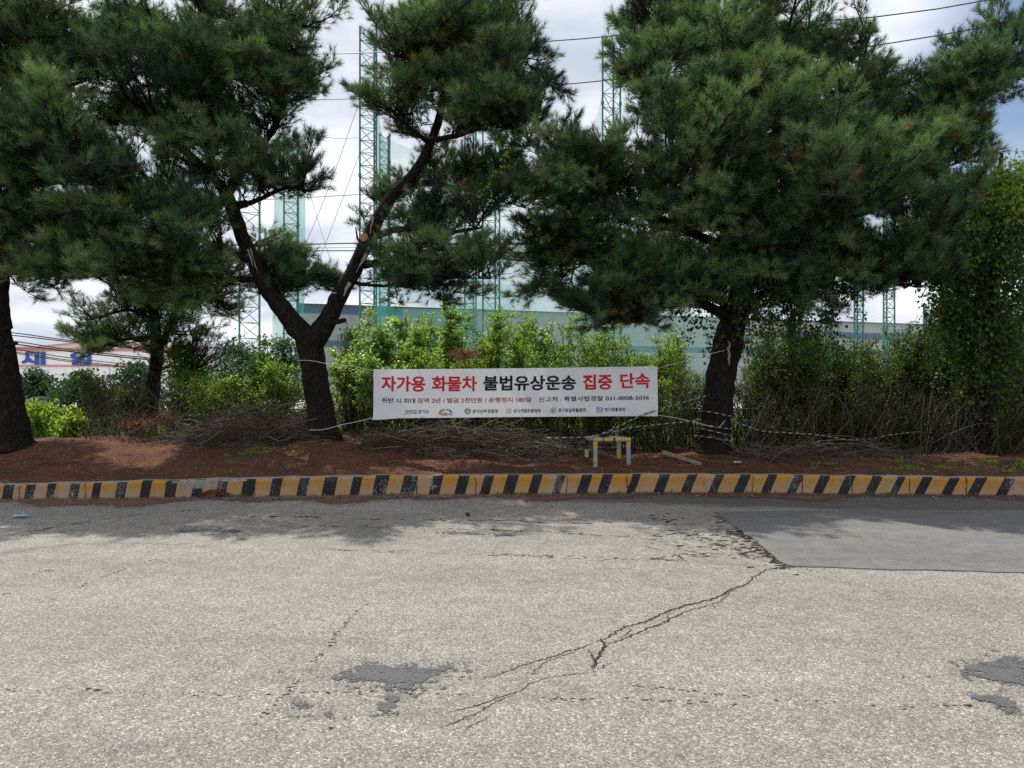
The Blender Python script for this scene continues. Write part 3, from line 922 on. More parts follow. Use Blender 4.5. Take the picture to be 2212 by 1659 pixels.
class Pine:
    def __init__(s, seed, needle=.135, wid=.0058, per=40):
        s.r = np.random.default_rng(seed)
        s.trunk = MB(); s.wood = MB(); s.crown = MB()
        s.nodes = []
        s.sh = []           # shoots: origin, direction, length, scale
        s.needle, s.wid, s.per = needle, wid, per
        s.hue = 0.0
        s.win = []          # openings (picture boxes) through which sky shows past this tree
        s.clear = []        # (polyline, half width, depth): limbs that stay bare of foliage on the near side

    def limb(s, rows, sides=14, trunk=False, nodes=True, world_rows=None, rough=.05):
        k = vpts(rows) if world_rows is None else world_rows
        if trunk:   # rooted a little below the soil
            g = float(ground_z(k[0, 0], k[0, 1])) - .06
            if k[0, 2] > g + .02: k = np.vstack([[k[0, 0] - (k[1, 0] - k[0, 0]) * .2, k[0, 1], g, k[0, 3]], k])
        p = spline(k, .10)
        if trunk:   # flare at the foot
            h = p[:, 2] - p[0, 2]
            p[:, 3] *= 1 + .42 * np.exp(-np.maximum(h, 0) / .22)
        wig = np.cumsum(s.r.normal(size=(len(p), 3)), 0) * .006
        wig -= np.linspace(0, 1, len(p))[:, None] * wig[-1]
        p[:, :3] += wig
        (s.trunk if trunk else s.wood).tube(p[:, :3], p[:, 3], sides, rough=rough, r_=s.r)
        if nodes:
            s.nodes.append(p)
        return p

    def shoots(s, o, d, l, sc=1.0, new=0.0):  # new: tint offset for young growth and the light painted on tips
        n = len(o)
        if n:
            s.sh.append(np.c_[o, d, np.broadcast_to(l, (n,)), np.broadcast_to(sc, (n,)), s.hue + np.broadcast_to(new, (n,))])

    def bough(s, a, b, fol=1.1, dens=1.0, scale=1.0, lat=1.0):
        r = s.r
        L = np.linalg.norm(b - a)
        if L < .15: return
        c = a + (b - a) * r.uniform(.45, .6) + np.array([0, 0, -.10 * L * r.uniform(.2, 1.2)]) + r.normal(size=3) * .05 * L
        n = max(5, int(L / .14))
        t = np.linspace(0, 1, n)[:, None]
        q = a * (1 - t) ** 2 + 2 * c * t * (1 - t) + b * t ** 2
        q[1:-1] += r.normal(size=(n - 2, 3)) * .012
        s.wood.tube(q, np.linspace(.007 + .011 * L, .005, n), 5, cap=False)
        fl = min(fol, L * .86)
        k = max(4, int(fl / (.054 / dens)))
        dist = np.linspace(.02, fl, k) + r.normal(size=k) * .012
        dist = np.clip(dist, 0.01, L - .02)
        tt = 1 - dist / L
        pos = np.stack([np.interp(tt, t[:, 0], q[:, i]) for i in range(3)], 1)
        T = nrm(np.stack([np.interp(np.minimum(tt + .04, 1), t[:, 0], q[:, i]) for i in range(3)], 1) - np.stack([np.interp(tt - .04, t[:, 0], q[:, i]) for i in range(3)], 1))
        S = nrm(np.cross(T, np.array([0, 0, 1.])) + 1e-6); U = np.cross(S, T)
        sg = np.where(np.arange(k) % 2 == 0, 1, -1)[:, None] * np.where(r.random(k) < .12, -1, 1)[:, None]
        psi = r.uniform(-.45, 1.0, k)[:, None]
        ang = r.uniform(.6, 1.05, k)[:, None]
        D = nrm(T * np.cos(ang) + (sg * S * np.cos(psi) + U * np.sin(psi)) * np.sin(ang))
        fr = dist / fl
        ll = lat * .56 * (.12 + .40 * np.sin(np.clip(fr * 1.25 + .12, 0, 1) * np.pi * .62)) * r.uniform(.65, 1.25, k)
        up = np.array([0, 0, 1.])
        B = pos + D * ll[:, None] + up * (.10 * ll)[:, None]
        s.crown_sticks.append(np.c_[pos, B, np.full(k, .0065), np.full(k, .0035)])
        nz = lambda m: r.normal(size=(m, 3)) * .22
        D2 = nrm(D + up * .38 + nz(k))
        young_lit = .26 * np.clip(1 - fr / .45, 0, 1) - .05      # paler young growth at bough ends, and light painted on plume tips
        s.shoots(B, D2, r.uniform(.07, .16, k), scale, young_lit)
        for f_, pr in ((.62, .85), (.28, .6)):
            mk = r.random(k) < pr
            m = int(mk.sum())
            s.shoots((pos + (B - pos) * f_)[mk], nrm(D[mk] * .6 + up * .5 + np.where(r.random((m, 1)) < .5, 1, -1) * np.cross(D[mk], up) * .7 + nz(m)), r.uniform(.05, .12, m), scale, young_lit[mk] - .05)
        e = nrm(b - c)
        s.shoots(np.repeat(b[None], 3, 0), nrm(np.repeat((e + up * .35)[None], 3, 0) + nz(3) * 1.5), r.uniform(.08, .18, 3), scale, .22)

    def mass(s, x, y, rx, ry, Y, rY, n, fol=1.1, dens=1.0, scale=1.0, lat=1.0, up=.25, span=2.6):
        """n boughs whose ends fill an ellipsoid seen at (x, y), half-sizes rx, ry, Y metres ahead"""
        r = s.r
        nodes = np.vstack(s.nodes)
        K = max(2, int(round(n / 4.5)))
        v = r.normal(size=(K, 3)); v /= np.linalg.norm(v, axis=1, keepdims=True); v *= r.random((K, 1)) ** .42
        ctr = [P(x + q[0] * rx, y + q[1] * ry, Y + q[2] * rY) for q in v]
        hue = r.normal(size=K) * .20
        for j in range(n):
            b = ctr[j % K] + r.normal(size=3) * [.30, .30, .10]
            s.hue = hue[j % K] + r.normal() * .05
            if s.covers(b): continue
            if s.open_to(b): continue
            dlt = nodes[:, :3] - b
            dist = np.linalg.norm(dlt, axis=1)
            cost = dist + np.maximum(0, dlt[:, 2] + .1) * .9 + np.where(nodes[:, 3] > .16, .8, 0) + r.random(len(nodes)) * .5
            i = int(np.argmin(cost))
            a = nodes[i, :3].copy()
            d = b - a; L = np.linalg.norm(d)
            if L > span:      # a far end: let the bough leave the air between as a long bare branch
                pass
            if L < .5:
                b = a + nrm(d + np.array([r.normal() * .3, r.normal() * .3, up])) * r.uniform(.5, .9)
            if s.covers(a * .3 + b * .7) or s.open_to(a * .3 + b * .7): continue
            s.bough(a, b, fol * r.uniform(.75, 1.2), dens, scale, lat)

    def open_to(s, b):
        x = CX + b[0] / b[1] * F; y = HZ - (b[2] - CAMZ) / b[1] * F
        return any(x0 < x < x1 and y0 < y < y1 for x0, y0, x1, y1 in s.win)

    def covers(s, b):
        """would foliage here hang over a limb that the pruned tree keeps bare?"""
        for line, hw in s.clear:
            for (x0, y0, Y0, _), (x1, y1, Y1, _) in zip(line[:-1], line[1:]):
                A, B = P(x0, y0, Y0), P(x1, y1, Y1)
                d = B - A; t = np.clip(np.dot((b - A)[[0, 2]], d[[0, 2]]) / np.dot(d[[0, 2]], d[[0, 2]]), 0, 1)
                q = A + d * t - b
                if math.hypot(q[0], q[2]) < hw and b[1] < (A + d * t)[1] + .12: return True
        return False

    def finish(s, name, loc, label, group, extra=None):
        r = s.r
        e = thing(name, loc, label, 'tree', group)
        s.trunk.build('trunk', M['bark'], e, loc, smooth=True)
        s.wood.build('branches', M['bark'], e, loc, smooth=True)
        if s.crown_sticks:
            k = np.vstack(s.crown_sticks)
            s.crown.prisms(k[:, :3], k[:, 3:6], k[:, 6], k[:, 7], 1)
        a = np.vstack(s.sh)
        per = s.per; n = len(a)
        o = np.repeat(a[:, :3], per, 0); d = np.repeat(a[:, 3:6], per, 0); l = np.repeat(a[:, 6], per); sc = np.repeat(a[:, 7], per)
        N = len(o)
        t = r.random(N) ** .8
        ref = nrm(r.normal(size=(N, 3)))
        U = nrm(np.cross(d, ref)); 
        th = np.radians(r.uniform(25, 72, N) * (1 - .45 * t))
        dirn = d * np.cos(th)[:, None] + U * np.sin(th)[:, None]
        ln = s.needle * sc * r.uniform(.75, 1.15, N)
        base = o + d * (l * t)[:, None]
        tip = base + dirn * ln[:, None] - np.array([0, 0, 1.]) * (.12 * ln * np.abs(dirn[:, 0] + dirn[:, 1]) * .5)[:, None]
        w = nrm(np.cross(dirn, r.normal(size=(N, 3)))) * (s.wid * .5 * sc)[:, None]
        shade = np.clip(r.normal(.48, .15, n) + a[:, 8], 0, .85)
        shade = np.where(r.random(n) < .010, 1.0, shade)
        dead = np.repeat(shade >= .999, per)
        tn = np.where(dead, 1.0, np.clip(np.repeat(shade, per) + r.normal(size=N) * .06, 0, .87))
        tn3 = np.stack([tn, tn, np.minimum(tn + .08, 1.0)], 1).ravel()
        ob = s.crown.verts(np.stack([base + w, base - w, tip], 1).reshape(-1, 3), tn3)
        s.crown.tris((np.arange(N) * 3 + ob)[:, None] + np.array([[0, 1, 2]]), 0)
        s.crown.build('crown', [M['needle'], M['bark']], e, loc)
        print(name, 'shoots', n, 'needles', N)
        return e

    crown_sticks = None


def new_pine(*a, **k):
    p = Pine(*a, **k); p.crown_sticks = []
    return p


PINES = 'pines planted along the kerb'
DN = 1.12


def stub(parent, loc, a, b, r, cut='cutwood', name='branch_stub'):
    m = MB()
    a = np.asarray(a); b = np.asarray(b)
    pts = np.array([a + (b - a) * t for t in (0, .4, .8, 1)])
    m.tube(pts, [r * 1.25, r, r * .97, r * .95], 9, 0, rough=.05, cap=False)
    d = nrm(b - a); c = b + d * .004
    u = nrm(np.cross(d, [0.2, .1, 1])); v = np.cross(d, u)
    o = m.verts([c + (u * math.cos(t) + v * math.sin(t)) * r * .9 for t in np.linspace(0, 2 * np.pi, 10)[:-1]])
    m.ngon([o + k for k in range(9)], 1)
    return m.build(name, [M['bark'], M[cut]], parent, loc)


def pine_fork():
    T = new_pine(11)
    T.win = [(700, 70, 772, 520), (1235, 150, 1345, 330), (775, 290, 850, 370)]
    Y = 12.6
    tr = T.limb([(700, 958, Y, .245), (694, 900, Y, .232), (684, 820, Y, .222), (672, 750, Y, .225), (664, 712, Y, .235)], 20, True)
    T.nodes = []
    left_ = [(676, 740, Y, .19), (642, 706, Y, .185), (612, 668, Y, .165), (575, 620, Y, .150), (548, 570, Y, .135), (526, 520, Y, .122), (505, 462, Y - .05, .115), (488, 420, Y - .1, .10), (455, 380, Y - .2, .085), (415, 343, Y - .3, .075), (365, 290, Y - .3, .06), (330, 255, Y - .3, .05), (270, 190, Y - .2, .035), (210, 110, Y, .02)]
    T.limb(left_, 14)
    T.limb([(490, 425, Y - .1, .08), (520, 375, Y, .075), (545, 345, Y + .1, .07), (575, 305, Y + .1, .06), (597, 270, Y, .055), (612, 220, Y, .045), (626, 150, Y, .04), (614, 60, Y, .03), (600, -60, Y, .02)], 10)
    T.limb([(455, 380, Y - .2, .06), (452, 300, Y - .1, .055), (456, 200, Y, .045), (458, 100, Y, .035), (450, -40, Y, .025), (440, -150, Y, .015)], 9)
    T.limb([(365, 290, Y - .3, .045), (340, 200, Y, .04), (320, 100, Y + .2, .035), (310, -40, Y + .2, .02)], 8)
    T.limb([(548, 570, Y, .07), (490, 540, Y - .5, .05), (420, 520, Y - .9, .035), (340, 510, Y - 1.1, .02)], 8)
    T.limb([(500, 445, Y, .06), (450, 430, Y + .4, .045), (380, 420, Y + .8, .03), (300, 440, Y + 1, .018)], 8)
    T.limb([(540, 600, Y, .05), (480, 600, Y + .5, .04), (400, 590, Y + .9, .03), (320, 600, Y + 1.2, .018)], 8)
    T.limb([(505, 450, Y, .05), (560, 430, Y - .4, .04), (620, 405, Y - .6, .03), (665, 410, Y - .7, .015)], 8)
    right = [(676, 740, Y, .19), (696, 712, Y, .185), (722, 660, Y, .155), (745, 615, Y, .140), (770, 570, Y, .135), (792, 520, Y, .130), (812, 480, Y, .120), (845, 425, Y, .108), (885, 385, Y, .10), (915, 340, Y, .085), (932, 295, Y, .078), (944, 250, Y, .07), (958, 180, Y, .055), (970, 110, Y, .05), (990, 40, Y, .04), (1005, -60, Y, .025), (1010, -140, Y, .015)]
    T.limb(right, 14)
    T.clear = [(right[:11], .42), (left_[:6], .30)]
    T.limb([(806, 512, Y, .07), (845, 500, Y - .2, .062), (900, 496, Y - .4, .05), (960, 500, Y - .6, .04), (1040, 492, Y - .8, .02)], 8)
    T.limb([(788, 572, Y, .07), (835, 560, Y - .3, .058), (890, 550, Y - .5, .05), (960, 535, Y - .6, .035), (1030, 540, Y - .7, .02)], 8)
    T.limb([(770, 610, Y, .04), (820, 616, Y - .3, .03), (880, 612, Y - .5, .025), (980, 600, Y - .7, .015), (1060, 600, Y - .8, .01)], 6)
    T.limb([(925, 300, Y, .05), (980, 295, Y - .4, .045), (1040, 275, Y - .8, .035), (1110, 270, Y - 1.1, .018)], 8)
    T.limb([(950, 230, Y, .05), (1010, 190, Y + .2, .04), (1080, 150, Y + .3, .03), (1140, 120, Y + .3, .015)], 8)
    T.limb([(960, 170, Y, .045), (900, 130, Y - .5, .035), (850, 120, Y - .8, .02)], 7)
    T.limb([(930, 310, Y, .045), (880, 270, Y - .4, .035), (840, 230, Y - .6, .018)], 7)
    T.limb([(975, 90, Y, .045), (1040, 50, Y + .1, .035), (1110, 0, Y + .1, .02)], 7)
    T.limb([(880, 395, Y, .06), (950, 400, Y + .4, .045), (1030, 420, Y + .7, .03), (1100, 440, Y + .9, .015)], 7)
    T.limb([(790, 540, Y, .03), (772, 515, Y - .15, .02), (768, 490, Y - .2, .01)], 6, nodes=False)
    for a in [(330, 120, 160, 120, Y, 1.5, 70), (250, 60, 90, 90, Y + .4, 1.2, 22), (450, 120, 130, 130, Y, 1.5, 60), (580, 90, 95, 95, Y, 1.1, 36), (655, 190, 55, 50, Y, .8, 22), (600, 260, 70, 50, Y - .3, .8, 16),
              (380, 290, 140, 70, Y, 1.3, 40), (270, 230, 90, 80, Y, 1.1, 22), (500, 330, 90, 45, Y - .3, .8, 18), (640, 400, 40, 40, Y - .6, .5, 10), (575, 395, 50, 40, Y - .4, .6, 12),
              (340, 440, 130, 40, Y - .2, 1.3, 26), (400, 500, 110, 45, Y - .8, .7, 26), (300, 540, 90, 40, Y - .6, .9, 18), (430, 590, 110, 40, Y + .5, .9, 26), (340, 600, 70, 30, Y + 1.0, .8, 12),
              (620, 600, 55, 35, Y + .7, .6, 16), (690, 585, 35, 28, Y + .6, .5, 8), (640, 655, 40, 20, Y + .4, .4, 6), (595, 560, 40, 25, Y + .6, .4, 7),
              (700, 30, 40, 50, Y, .6, 7), (200, 330, 80, 60, Y + .3, .9, 16), (420, 640, 80, 18, Y + .2, .6, 10), (640, 545, 50, 25, Y + .5, .5, 8), (705, 610, 40, 25, Y + .5, .5, 6),
              (330, 130, 170, 120, Y - 1.7, .5, 14), (520, 130, 110, 90, Y - 1.6, .5, 9)]:
        T.mass(*a[:6], max(3, int(a[6] * DN)))
    for a in [(970, 40, 130, 80, Y, 1.4, 60), (1090, 60, 90, 70, Y, 1.1, 30), (1080, 190, 110, 70, Y, 1.2, 44), (960, 190, 110, 70, Y, 1.2, 40), (870, 200, 60, 60, Y - .3, .8, 20), (890, 90, 60, 60, Y - .4, .9, 16),
              (1040, 270, 110, 35, Y - .6, .8, 28), (900, 290, 60, 40, Y - .2, .6, 14), (865, 405, 45, 40, Y + .5, .4, 13), (805, 440, 20, 25, Y + .4, .2, 4), (930, 345, 40, 40, Y + .4, .4, 8),
              (1000, 400, 110, 50, Y + .5, .8, 30), (1080, 420, 60, 50, Y + .7, .7, 14), (960, 480, 110, 32, Y - .2, .7, 22), (900, 560, 110, 30, Y - .3, .7, 20), (1000, 600, 70, 22, Y - .6, .5, 14), (860, 615, 90, 28, Y - .3, .5, 16), (1020, 540, 60, 28, Y - .5, .5, 10), (930, 630, 110, 20, Y - .4, .4, 16), (860, 480, 60, 30, Y - .2, .4, 8), (1020, 110, 140, 100, Y - 1.7, .5, 14)]:
        T.mass(*a[:6], max(3, int(a[6] * DN)))
    for a in [(330, -120, 220, 90, Y, 1.8, 30), (600, -90, 120, 60, Y, 1.4, 14), (980, -120, 170, 80, Y, 1.6, 26)]:
        T.mass(*a[:6], a[6], dens=.7)
    loc = P(698, 950, Y)
    e = T.finish('pine_tree', loc, 'big pine whose trunk forks low into a wide Y beside the banner\'s start', PINES)
    stub(e, loc, P(706, 700, Y - .05), P(745, 692, Y - .25), .045, 'bark')
    stub(e, loc, P(500, 440, Y - .05), P(532, 436, Y - .2), .035, 'bark')
    stub(e, loc, P(728, 668, Y - .1), P(722, 633, Y - .2), .05, 'resin')
    stub(e, loc, P(800, 520, Y - .05), P(786, 512, Y - .30), .085)
    m = MB()     # pale dried resin that has run down from old cuts
    r = np.random.default_rng(4)
    for (x0, y0, x1, y1, w, dy) in [(536, 540, 546, 575, .02, -.145), (540, 535, 556, 590, .012, -.15), (533, 545, 537, 582, .014, -.14), (800, 530, 778, 575, .03, -.145), (792, 545, 768, 590, .018, -.15), (806, 470, 798, 505, .025, -.14), (755, 610, 742, 640, .04, -.15)]:
        n = 9; t = np.linspace(0, 1, n)
        c = np.array([P(x0 + (x1 - x0) * q, y0 + (y1 - y0) * q, Y + dy) for q in t]) + r.normal(size=(n, 3)) * [.006, .004, .004]
        m = MB(); m.tube(c, w * (.5 + .8 * r.random(n)) * np.clip(1.3 - t, .3, 1), 6, rough=.15)
        m.build('resin_streak', M['resin'], e, loc)


def pine_spreading():
    T = new_pine(23)
    T.win = [(1270, 70, 1338, 320), (1190, 175, 1290, 290), (1880, -20, 2130, 75)]
    Y = 12.7
    T.limb([(1538, 992, Y, .27), (1545, 930, Y, .265), (1556, 850, Y, .255), (1568, 770, Y, .25), (1580, 715, Y, .24), (1592, 680, Y, .22), (1602, 620, Y, .18), (1608, 560, Y, .16), (1614, 480, Y, .145), (1622, 400, Y, .125), (1630, 300, Y, .10), (1640, 200, Y, .08), (1648, 90, Y, .06), (1655, -40, Y, .04), (1658, -150, Y, .02)], 20, True)
    T.nodes[0] = T.nodes[0][T.nodes[0][:, 3] < .15]
    Lm = [[(1578, 690, Y, .11), (1545, 668, Y - .2, .09), (1515, 655, Y - .3, .07), (1470, 648, Y - .5, .05), (1400, 655, Y - .8, .03), (1330, 680, Y - 1, .015)],
          [(1585, 680, Y, .09), (1540, 635, Y + .2, .07), (1490, 610, Y + .3, .055), (1420, 590, Y + .4, .04), (1340, 570, Y + .5, .03), (1230, 560, Y + .5, .015)],
          [(1606, 545, Y, .10), (1540, 520, Y - .4, .08), (1450, 480, Y - .8, .06), (1340, 430, Y - 1.1, .05), (1260, 375, Y - 1.3, .045), (1202, 345, Y - 1.4, .04), (1156, 310, Y - 1.5, .035), (1125, 280, Y - 1.55, .03), (1086, 238, Y - 1.6, .02), (1055, 180, Y - 1.6, .012)],
          [(1612, 490, Y, .095), (1570, 445, Y - .3, .085), (1536, 402, Y - .5, .07), (1500, 340, Y - .6, .055), (1460, 240, Y - .6, .04), (1420, 140, Y - .5, .03), (1395, 40, Y - .5, .015)],
          [(1616, 470, Y, .08), (1580, 400, Y + .5, .065), (1540, 300, Y + .8, .05), (1510, 180, Y + 1, .035), (1490, 60, Y + 1, .02)],
          [(1625, 380, Y, .07), (1600, 300, Y - .6, .055), (1575, 200, Y - .9, .04), (1560, 90, Y - 1, .025)],
          [(1610, 520, Y, .11), (1660, 475, Y - .1, .10), (1710, 445, Y - .2, .085), (1752, 405, Y - .4, .07), (1790, 350, Y - .5, .055), (1830, 260, Y - .5, .045), (1860, 160, Y - .5, .03), (1880, 70, Y - .5, .015)],
          [(1610, 540, Y, .11), (1690, 500, Y + .1, .10), (1760, 455, Y + .1, .085), (1840, 415, Y, .07), (1930, 365, Y - .1, .06), (2010, 290, Y - .2, .05), (2085, 200, Y - .2, .04), (2150, 110, Y - .2, .03), (2215, 30, Y - .2, .02), (2280, -40, Y - .2, .015)],
          [(1625, 390, Y, .075), (1670, 320, Y + .4, .06), (1710, 220, Y + .6, .045), (1740, 110, Y + .6, .03), (1755, 0, Y + .6, .015)],
          [(1840, 415, Y, .05), (1930, 400, Y + .4, .04), (2030, 370, Y + .6, .025), (2110, 330, Y + .6, .012)],
          [(1596, 655, Y, .09), (1660, 632, Y - .3, .075), (1720, 612, Y - .5, .06), (1790, 590, Y - .7, .045), (1880, 590, Y - .9, .03), (1980, 620, Y - 1.1, .015)],
          [(1600, 620, Y, .07), (1680, 580, Y + .5, .055), (1780, 560, Y + .9, .04), (1900, 560, Y + 1.1, .02)],
          [(1605, 580, Y, .07), (1660, 560, Y - .8, .055), (1720, 520, Y - 1.4, .04), (1800, 480, Y - 1.7, .02)],
          [(1608, 550, Y, .06), (1560, 500, Y - .9, .05), (1500, 440, Y - 1.5, .035), (1450, 390, Y - 1.8, .02)],
          [(1640, 180, Y, .045), (1690, 100, Y - .3, .035), (1720, 0, Y - .4, .02)]]
    for l in Lm:
        T.limb(l, 10)
    for a in [(1420, 120, 85, 100, Y - .3, 1.0, 44), (1360, 200, 75, 60, Y - .4, .9, 22), (1500, 110, 90, 100, Y + .4, 1.1, 36), (1590, 110, 90, 120, Y - .4, 1.2, 50), (1690, 110, 90, 120, Y + .3, 1.2, 44), (1790, 130, 60, 100, Y, 1.0, 30), (1860, 190, 50, 70, Y - .4, .8, 26),
              (1480, 240, 90, 70, Y - .6, .9, 28), (1600, 260, 110, 80, Y - .5, 1.1, 36), (1720, 270, 100, 80, Y, 1.1, 34), (1830, 300, 90, 60, Y - .2, .9, 28),
              (1960, 240, 80, 60, Y - .2, .8, 24), (2060, 180, 70, 60, Y - .2, .8, 26), (2150, 110, 60, 65, Y - .2, .8, 24), (2060, 280, 90, 45, Y + .1, .8, 20), (1960, 330, 100, 50, Y + .2, .8, 24), (2180, 200, 50, 50, Y, .7, 10), (2060, 350, 60, 28, Y + .6, .5, 8),
              (1080, 230, 55, 45, Y - 1.6, .5, 16), (1150, 300, 70, 50, Y - 1.4, .6, 18), (1210, 370, 80, 55, Y - 1.2, .7, 20), (1290, 300, 45, 50, Y - 1, .5, 8), (1130, 390, 50, 40, Y - 1.2, .5, 8),
              (1320, 430, 110, 55, Y - .8, .8, 28), (1450, 370, 110, 60, Y - 1.0, .9, 32), (1420, 480, 100, 50, Y - .8, .9, 26), (1250, 500, 100, 50, Y, .9, 24), (1170, 480, 60, 40, Y - .6, .6, 10),
              (1560, 360, 100, 70, Y - 1.0, 1.0, 28), (1680, 380, 110, 60, Y - .8, 1.0, 30), (1560, 450, 100, 50, Y - 1.4, .7, 20), (1720, 470, 110, 45, Y - 1.2, .8, 24),
              (1340, 580, 130, 45, Y + .2, .9, 34), (1240, 565, 90, 40, Y + .3, .7, 18), (1430, 630, 90, 35, Y - .3, .6, 16), (1340, 690, 60, 22, Y - .8, .4, 10), (1270, 650, 50, 25, Y - .4, .4, 6),
              (1820, 440, 110, 50, Y, .9, 28), (1930, 430, 90, 50, Y + .2, .9, 24), (1780, 540, 120, 45, Y - .5, 1.0, 32), (1900, 560, 100, 45, Y - .2, .9, 28), (1960, 620, 60, 20, Y - 1, .4, 10), (1820, 610, 100, 28, Y - .7, .6, 18), (1990, 520, 60, 45, Y + .4, .7, 12),
              (1530, 540, 90, 50, Y + .8, .7, 18), (1660, 540, 90, 50, Y + .9, .7, 20), (1600, 430, 90, 50, Y + 1, .7, 14), (1500, 470, 90, 40, Y + .5, .7, 12), (1200, 630, 70, 30, Y + .2, .6, 10), (1160, 560, 60, 35, Y + .2, .6, 10), (1420, 690, 60, 18, Y - .6, .4, 7),
              (1330, 672, 130, 34, Y - .3, .5, 22), (1450, 662, 90, 40, Y - .2, .5, 16), (1700, 655, 90, 26, Y - .3, .5, 12), (1530, 600, 80, 35, Y - .9, .4, 13), (1680, 610, 100, 35, Y - .9, .4, 15), (1600, 550, 90, 45, Y - 1.0, .4, 15), (1600, 470, 80, 50, Y - 1.2, .4, 10), (1300, 620, 130, 40, Y - .5, .6, 22), (1400, 560, 90, 40, Y - .9, .5, 14), (1800, 610, 140, 35, Y - .4, .6, 22), (1740, 560, 90, 40, Y - 1.0, .5, 12),
              (1860, 350, 150, 110, Y - 2.5, .4, 14), (1700, 200, 150, 110, Y - 2.6, .3, 12), (2020, 330, 90, 70, Y - 1.8, .5, 10),
              (1560, 160, 200, 150, Y - 2.0, .6, 20), (1860, 260, 180, 120, Y - 1.9, .6, 18), (1980, 480, 130, 90, Y - 1.6, .6, 14), (1400, 330, 120, 90, Y - 1.9, .5, 8)]:
        T.mass(*a[:6], max(3, int(a[6] * DN)))
    for a in [(1500, -100, 170, 60, Y, 1.5, 22), (1700, -110, 120, 70, Y, 1.5, 20), (2260, 20, 60, 70, Y, .8, 10)]:
        T.mass(*a[:6], a[6], dens=.7)
    loc = P(1540, 985, Y)
    e = T.finish('pine_tree', loc, 'broad spreading pine whose rope-wrapped trunk holds the far end of the banner cords', PINES)
    stub(e, loc, P(1600, 690, Y - .12), P(1628, 664, Y - .4), .04, 'cutwood')
    stub(e, loc, P(1552, 640, Y - .1), P(1545, 618, Y - .4), .03, 'cutwood')
    m = MB()
    r = np.random.default_rng(9)
    c = np.array([P(1575, y, Y - .245) for y in np.linspace(735, 790, 9)]) + r.normal(size=(9, 3)) * [.02, .004, .01]
    m.tube(c, [.008, .018, .025, .028, .022, .02, .026, .015, .006], 7, rough=.2)
    m.build('resin_streak', M['resin'], e, loc)


def pine_edge():
    T = new_pine(37)
    Y = 12.0
    T.limb([(32, 965, Y, .255), (23, 900, Y, .24), (11, 820, Y, .225), (-2, 740, Y, .21), (-10, 660, Y, .20), (-8, 560, Y, .2), (-15, 450, Y, .17), (-25, 330, Y, .14), (-30, 200, Y, .11), (-30, 60, Y, .08), (-30, -80, Y, .04)], 18, True)
    T.nodes[0] = T.nodes[0][T.nodes[0][:, 2] > 3.0]
    for l in [[(-8, 590, Y, .08), (80, 580, Y - .2, .06), (180, 585, Y - .5, .04), (280, 585, Y - .8, .02)], [(-10, 520, Y, .09), (80, 500, Y - .3, .07), (180, 500, Y - .5, .05), (280, 520, Y - .7, .03), (380, 560, Y - .8, .015)],
              [(-15, 430, Y, .08), (60, 400, Y - .5, .06), (140, 390, Y - .9, .04), (230, 400, Y - 1.2, .02)], [(-20, 380, Y, .08), (40, 330, Y - .8, .06), (110, 330, Y - 1.3, .04), (180, 340, Y - 1.6, .02)],
              [(-25, 300, Y, .08), (50, 240, Y, .06), (120, 200, Y, .04), (190, 170, Y, .02)], [(-28, 200, Y, .07), (40, 120, Y - .4, .05), (90, 50, Y - .6, .03), (120, -20, Y - .6, .015)], [(-10, 480, Y, .08), (-120, 440, Y - .3, .06), (-240, 420, Y - .4, .02)], [(-12, 460, Y, .09), (-180, 330, Y - .5, .06), (-360, 260, Y - .8, .03)],
              [(-25, 280, Y, .08), (-140, 200, Y - .3, .06), (-240, 120, Y - .4, .02)]]:
        T.limb(l, 9)
    for a in [(60, 60, 75, 60, Y - .5, .9, 26), (20, 130, 90, 70, Y, 1, 24), (110, 150, 70, 55, Y - .2, .8, 22), (60, 240, 110, 60, Y, 1, 26), (150, 240, 50, 45, Y, .7, 9),
              (90, 320, 100, 35, Y - 1.2, .6, 24), (30, 380, 90, 40, Y - .8, .8, 20), (170, 390, 90, 40, Y - 1.1, .6, 22), (90, 450, 120, 40, Y - .6, .9, 26), (210, 460, 90, 35, Y - .9, .6, 16), (80, 530, 120, 35, Y - .4, .9, 26), (220, 550, 100, 38, Y - .6, .7, 24), (330, 560, 70, 30, Y - .8, .5, 12), (60, 610, 110, 25, Y - .4, .7, 22), (200, 610, 90, 25, Y - .6, .6, 16), (300, 610, 60, 22, Y - .7, .5, 8),
              (-160, 300, 110, 220, Y - .3, 1.4, 50), (-60, 20, 130, 90, Y, 1.2, 20), (-330, 200, 160, 260, Y - .5, 1.8, 60), (0, 430, 120, 90, Y + 2.0, .9, 20), (-150, 400, 100, 100, Y + 2.2, .9, 20), (40, 250, 130, 180, Y - 1.7, .6, 14)]:  # boughs out of view and behind, added to shade the road and soil bank
        T.mass(*a[:6], max(3, int(a[6] * DN)))
    for a in [(-40, -110, 160, 70, Y, 1.4, 16)]:
        T.mass(*a[:6], a[6], dens=.7)
    loc = P(38, 958, Y)
    e = T.finish('pine_tree', loc, 'leaning thick dark pine trunk in front of the white warehouse', PINES)
    stub(e, loc, P(4, 745, Y - .1), P(36, 742, Y - .2), .03, 'bark')
    stub(e, loc, P(-2, 715, Y - .1), P(24, 706, Y - .2), .035, 'bark')


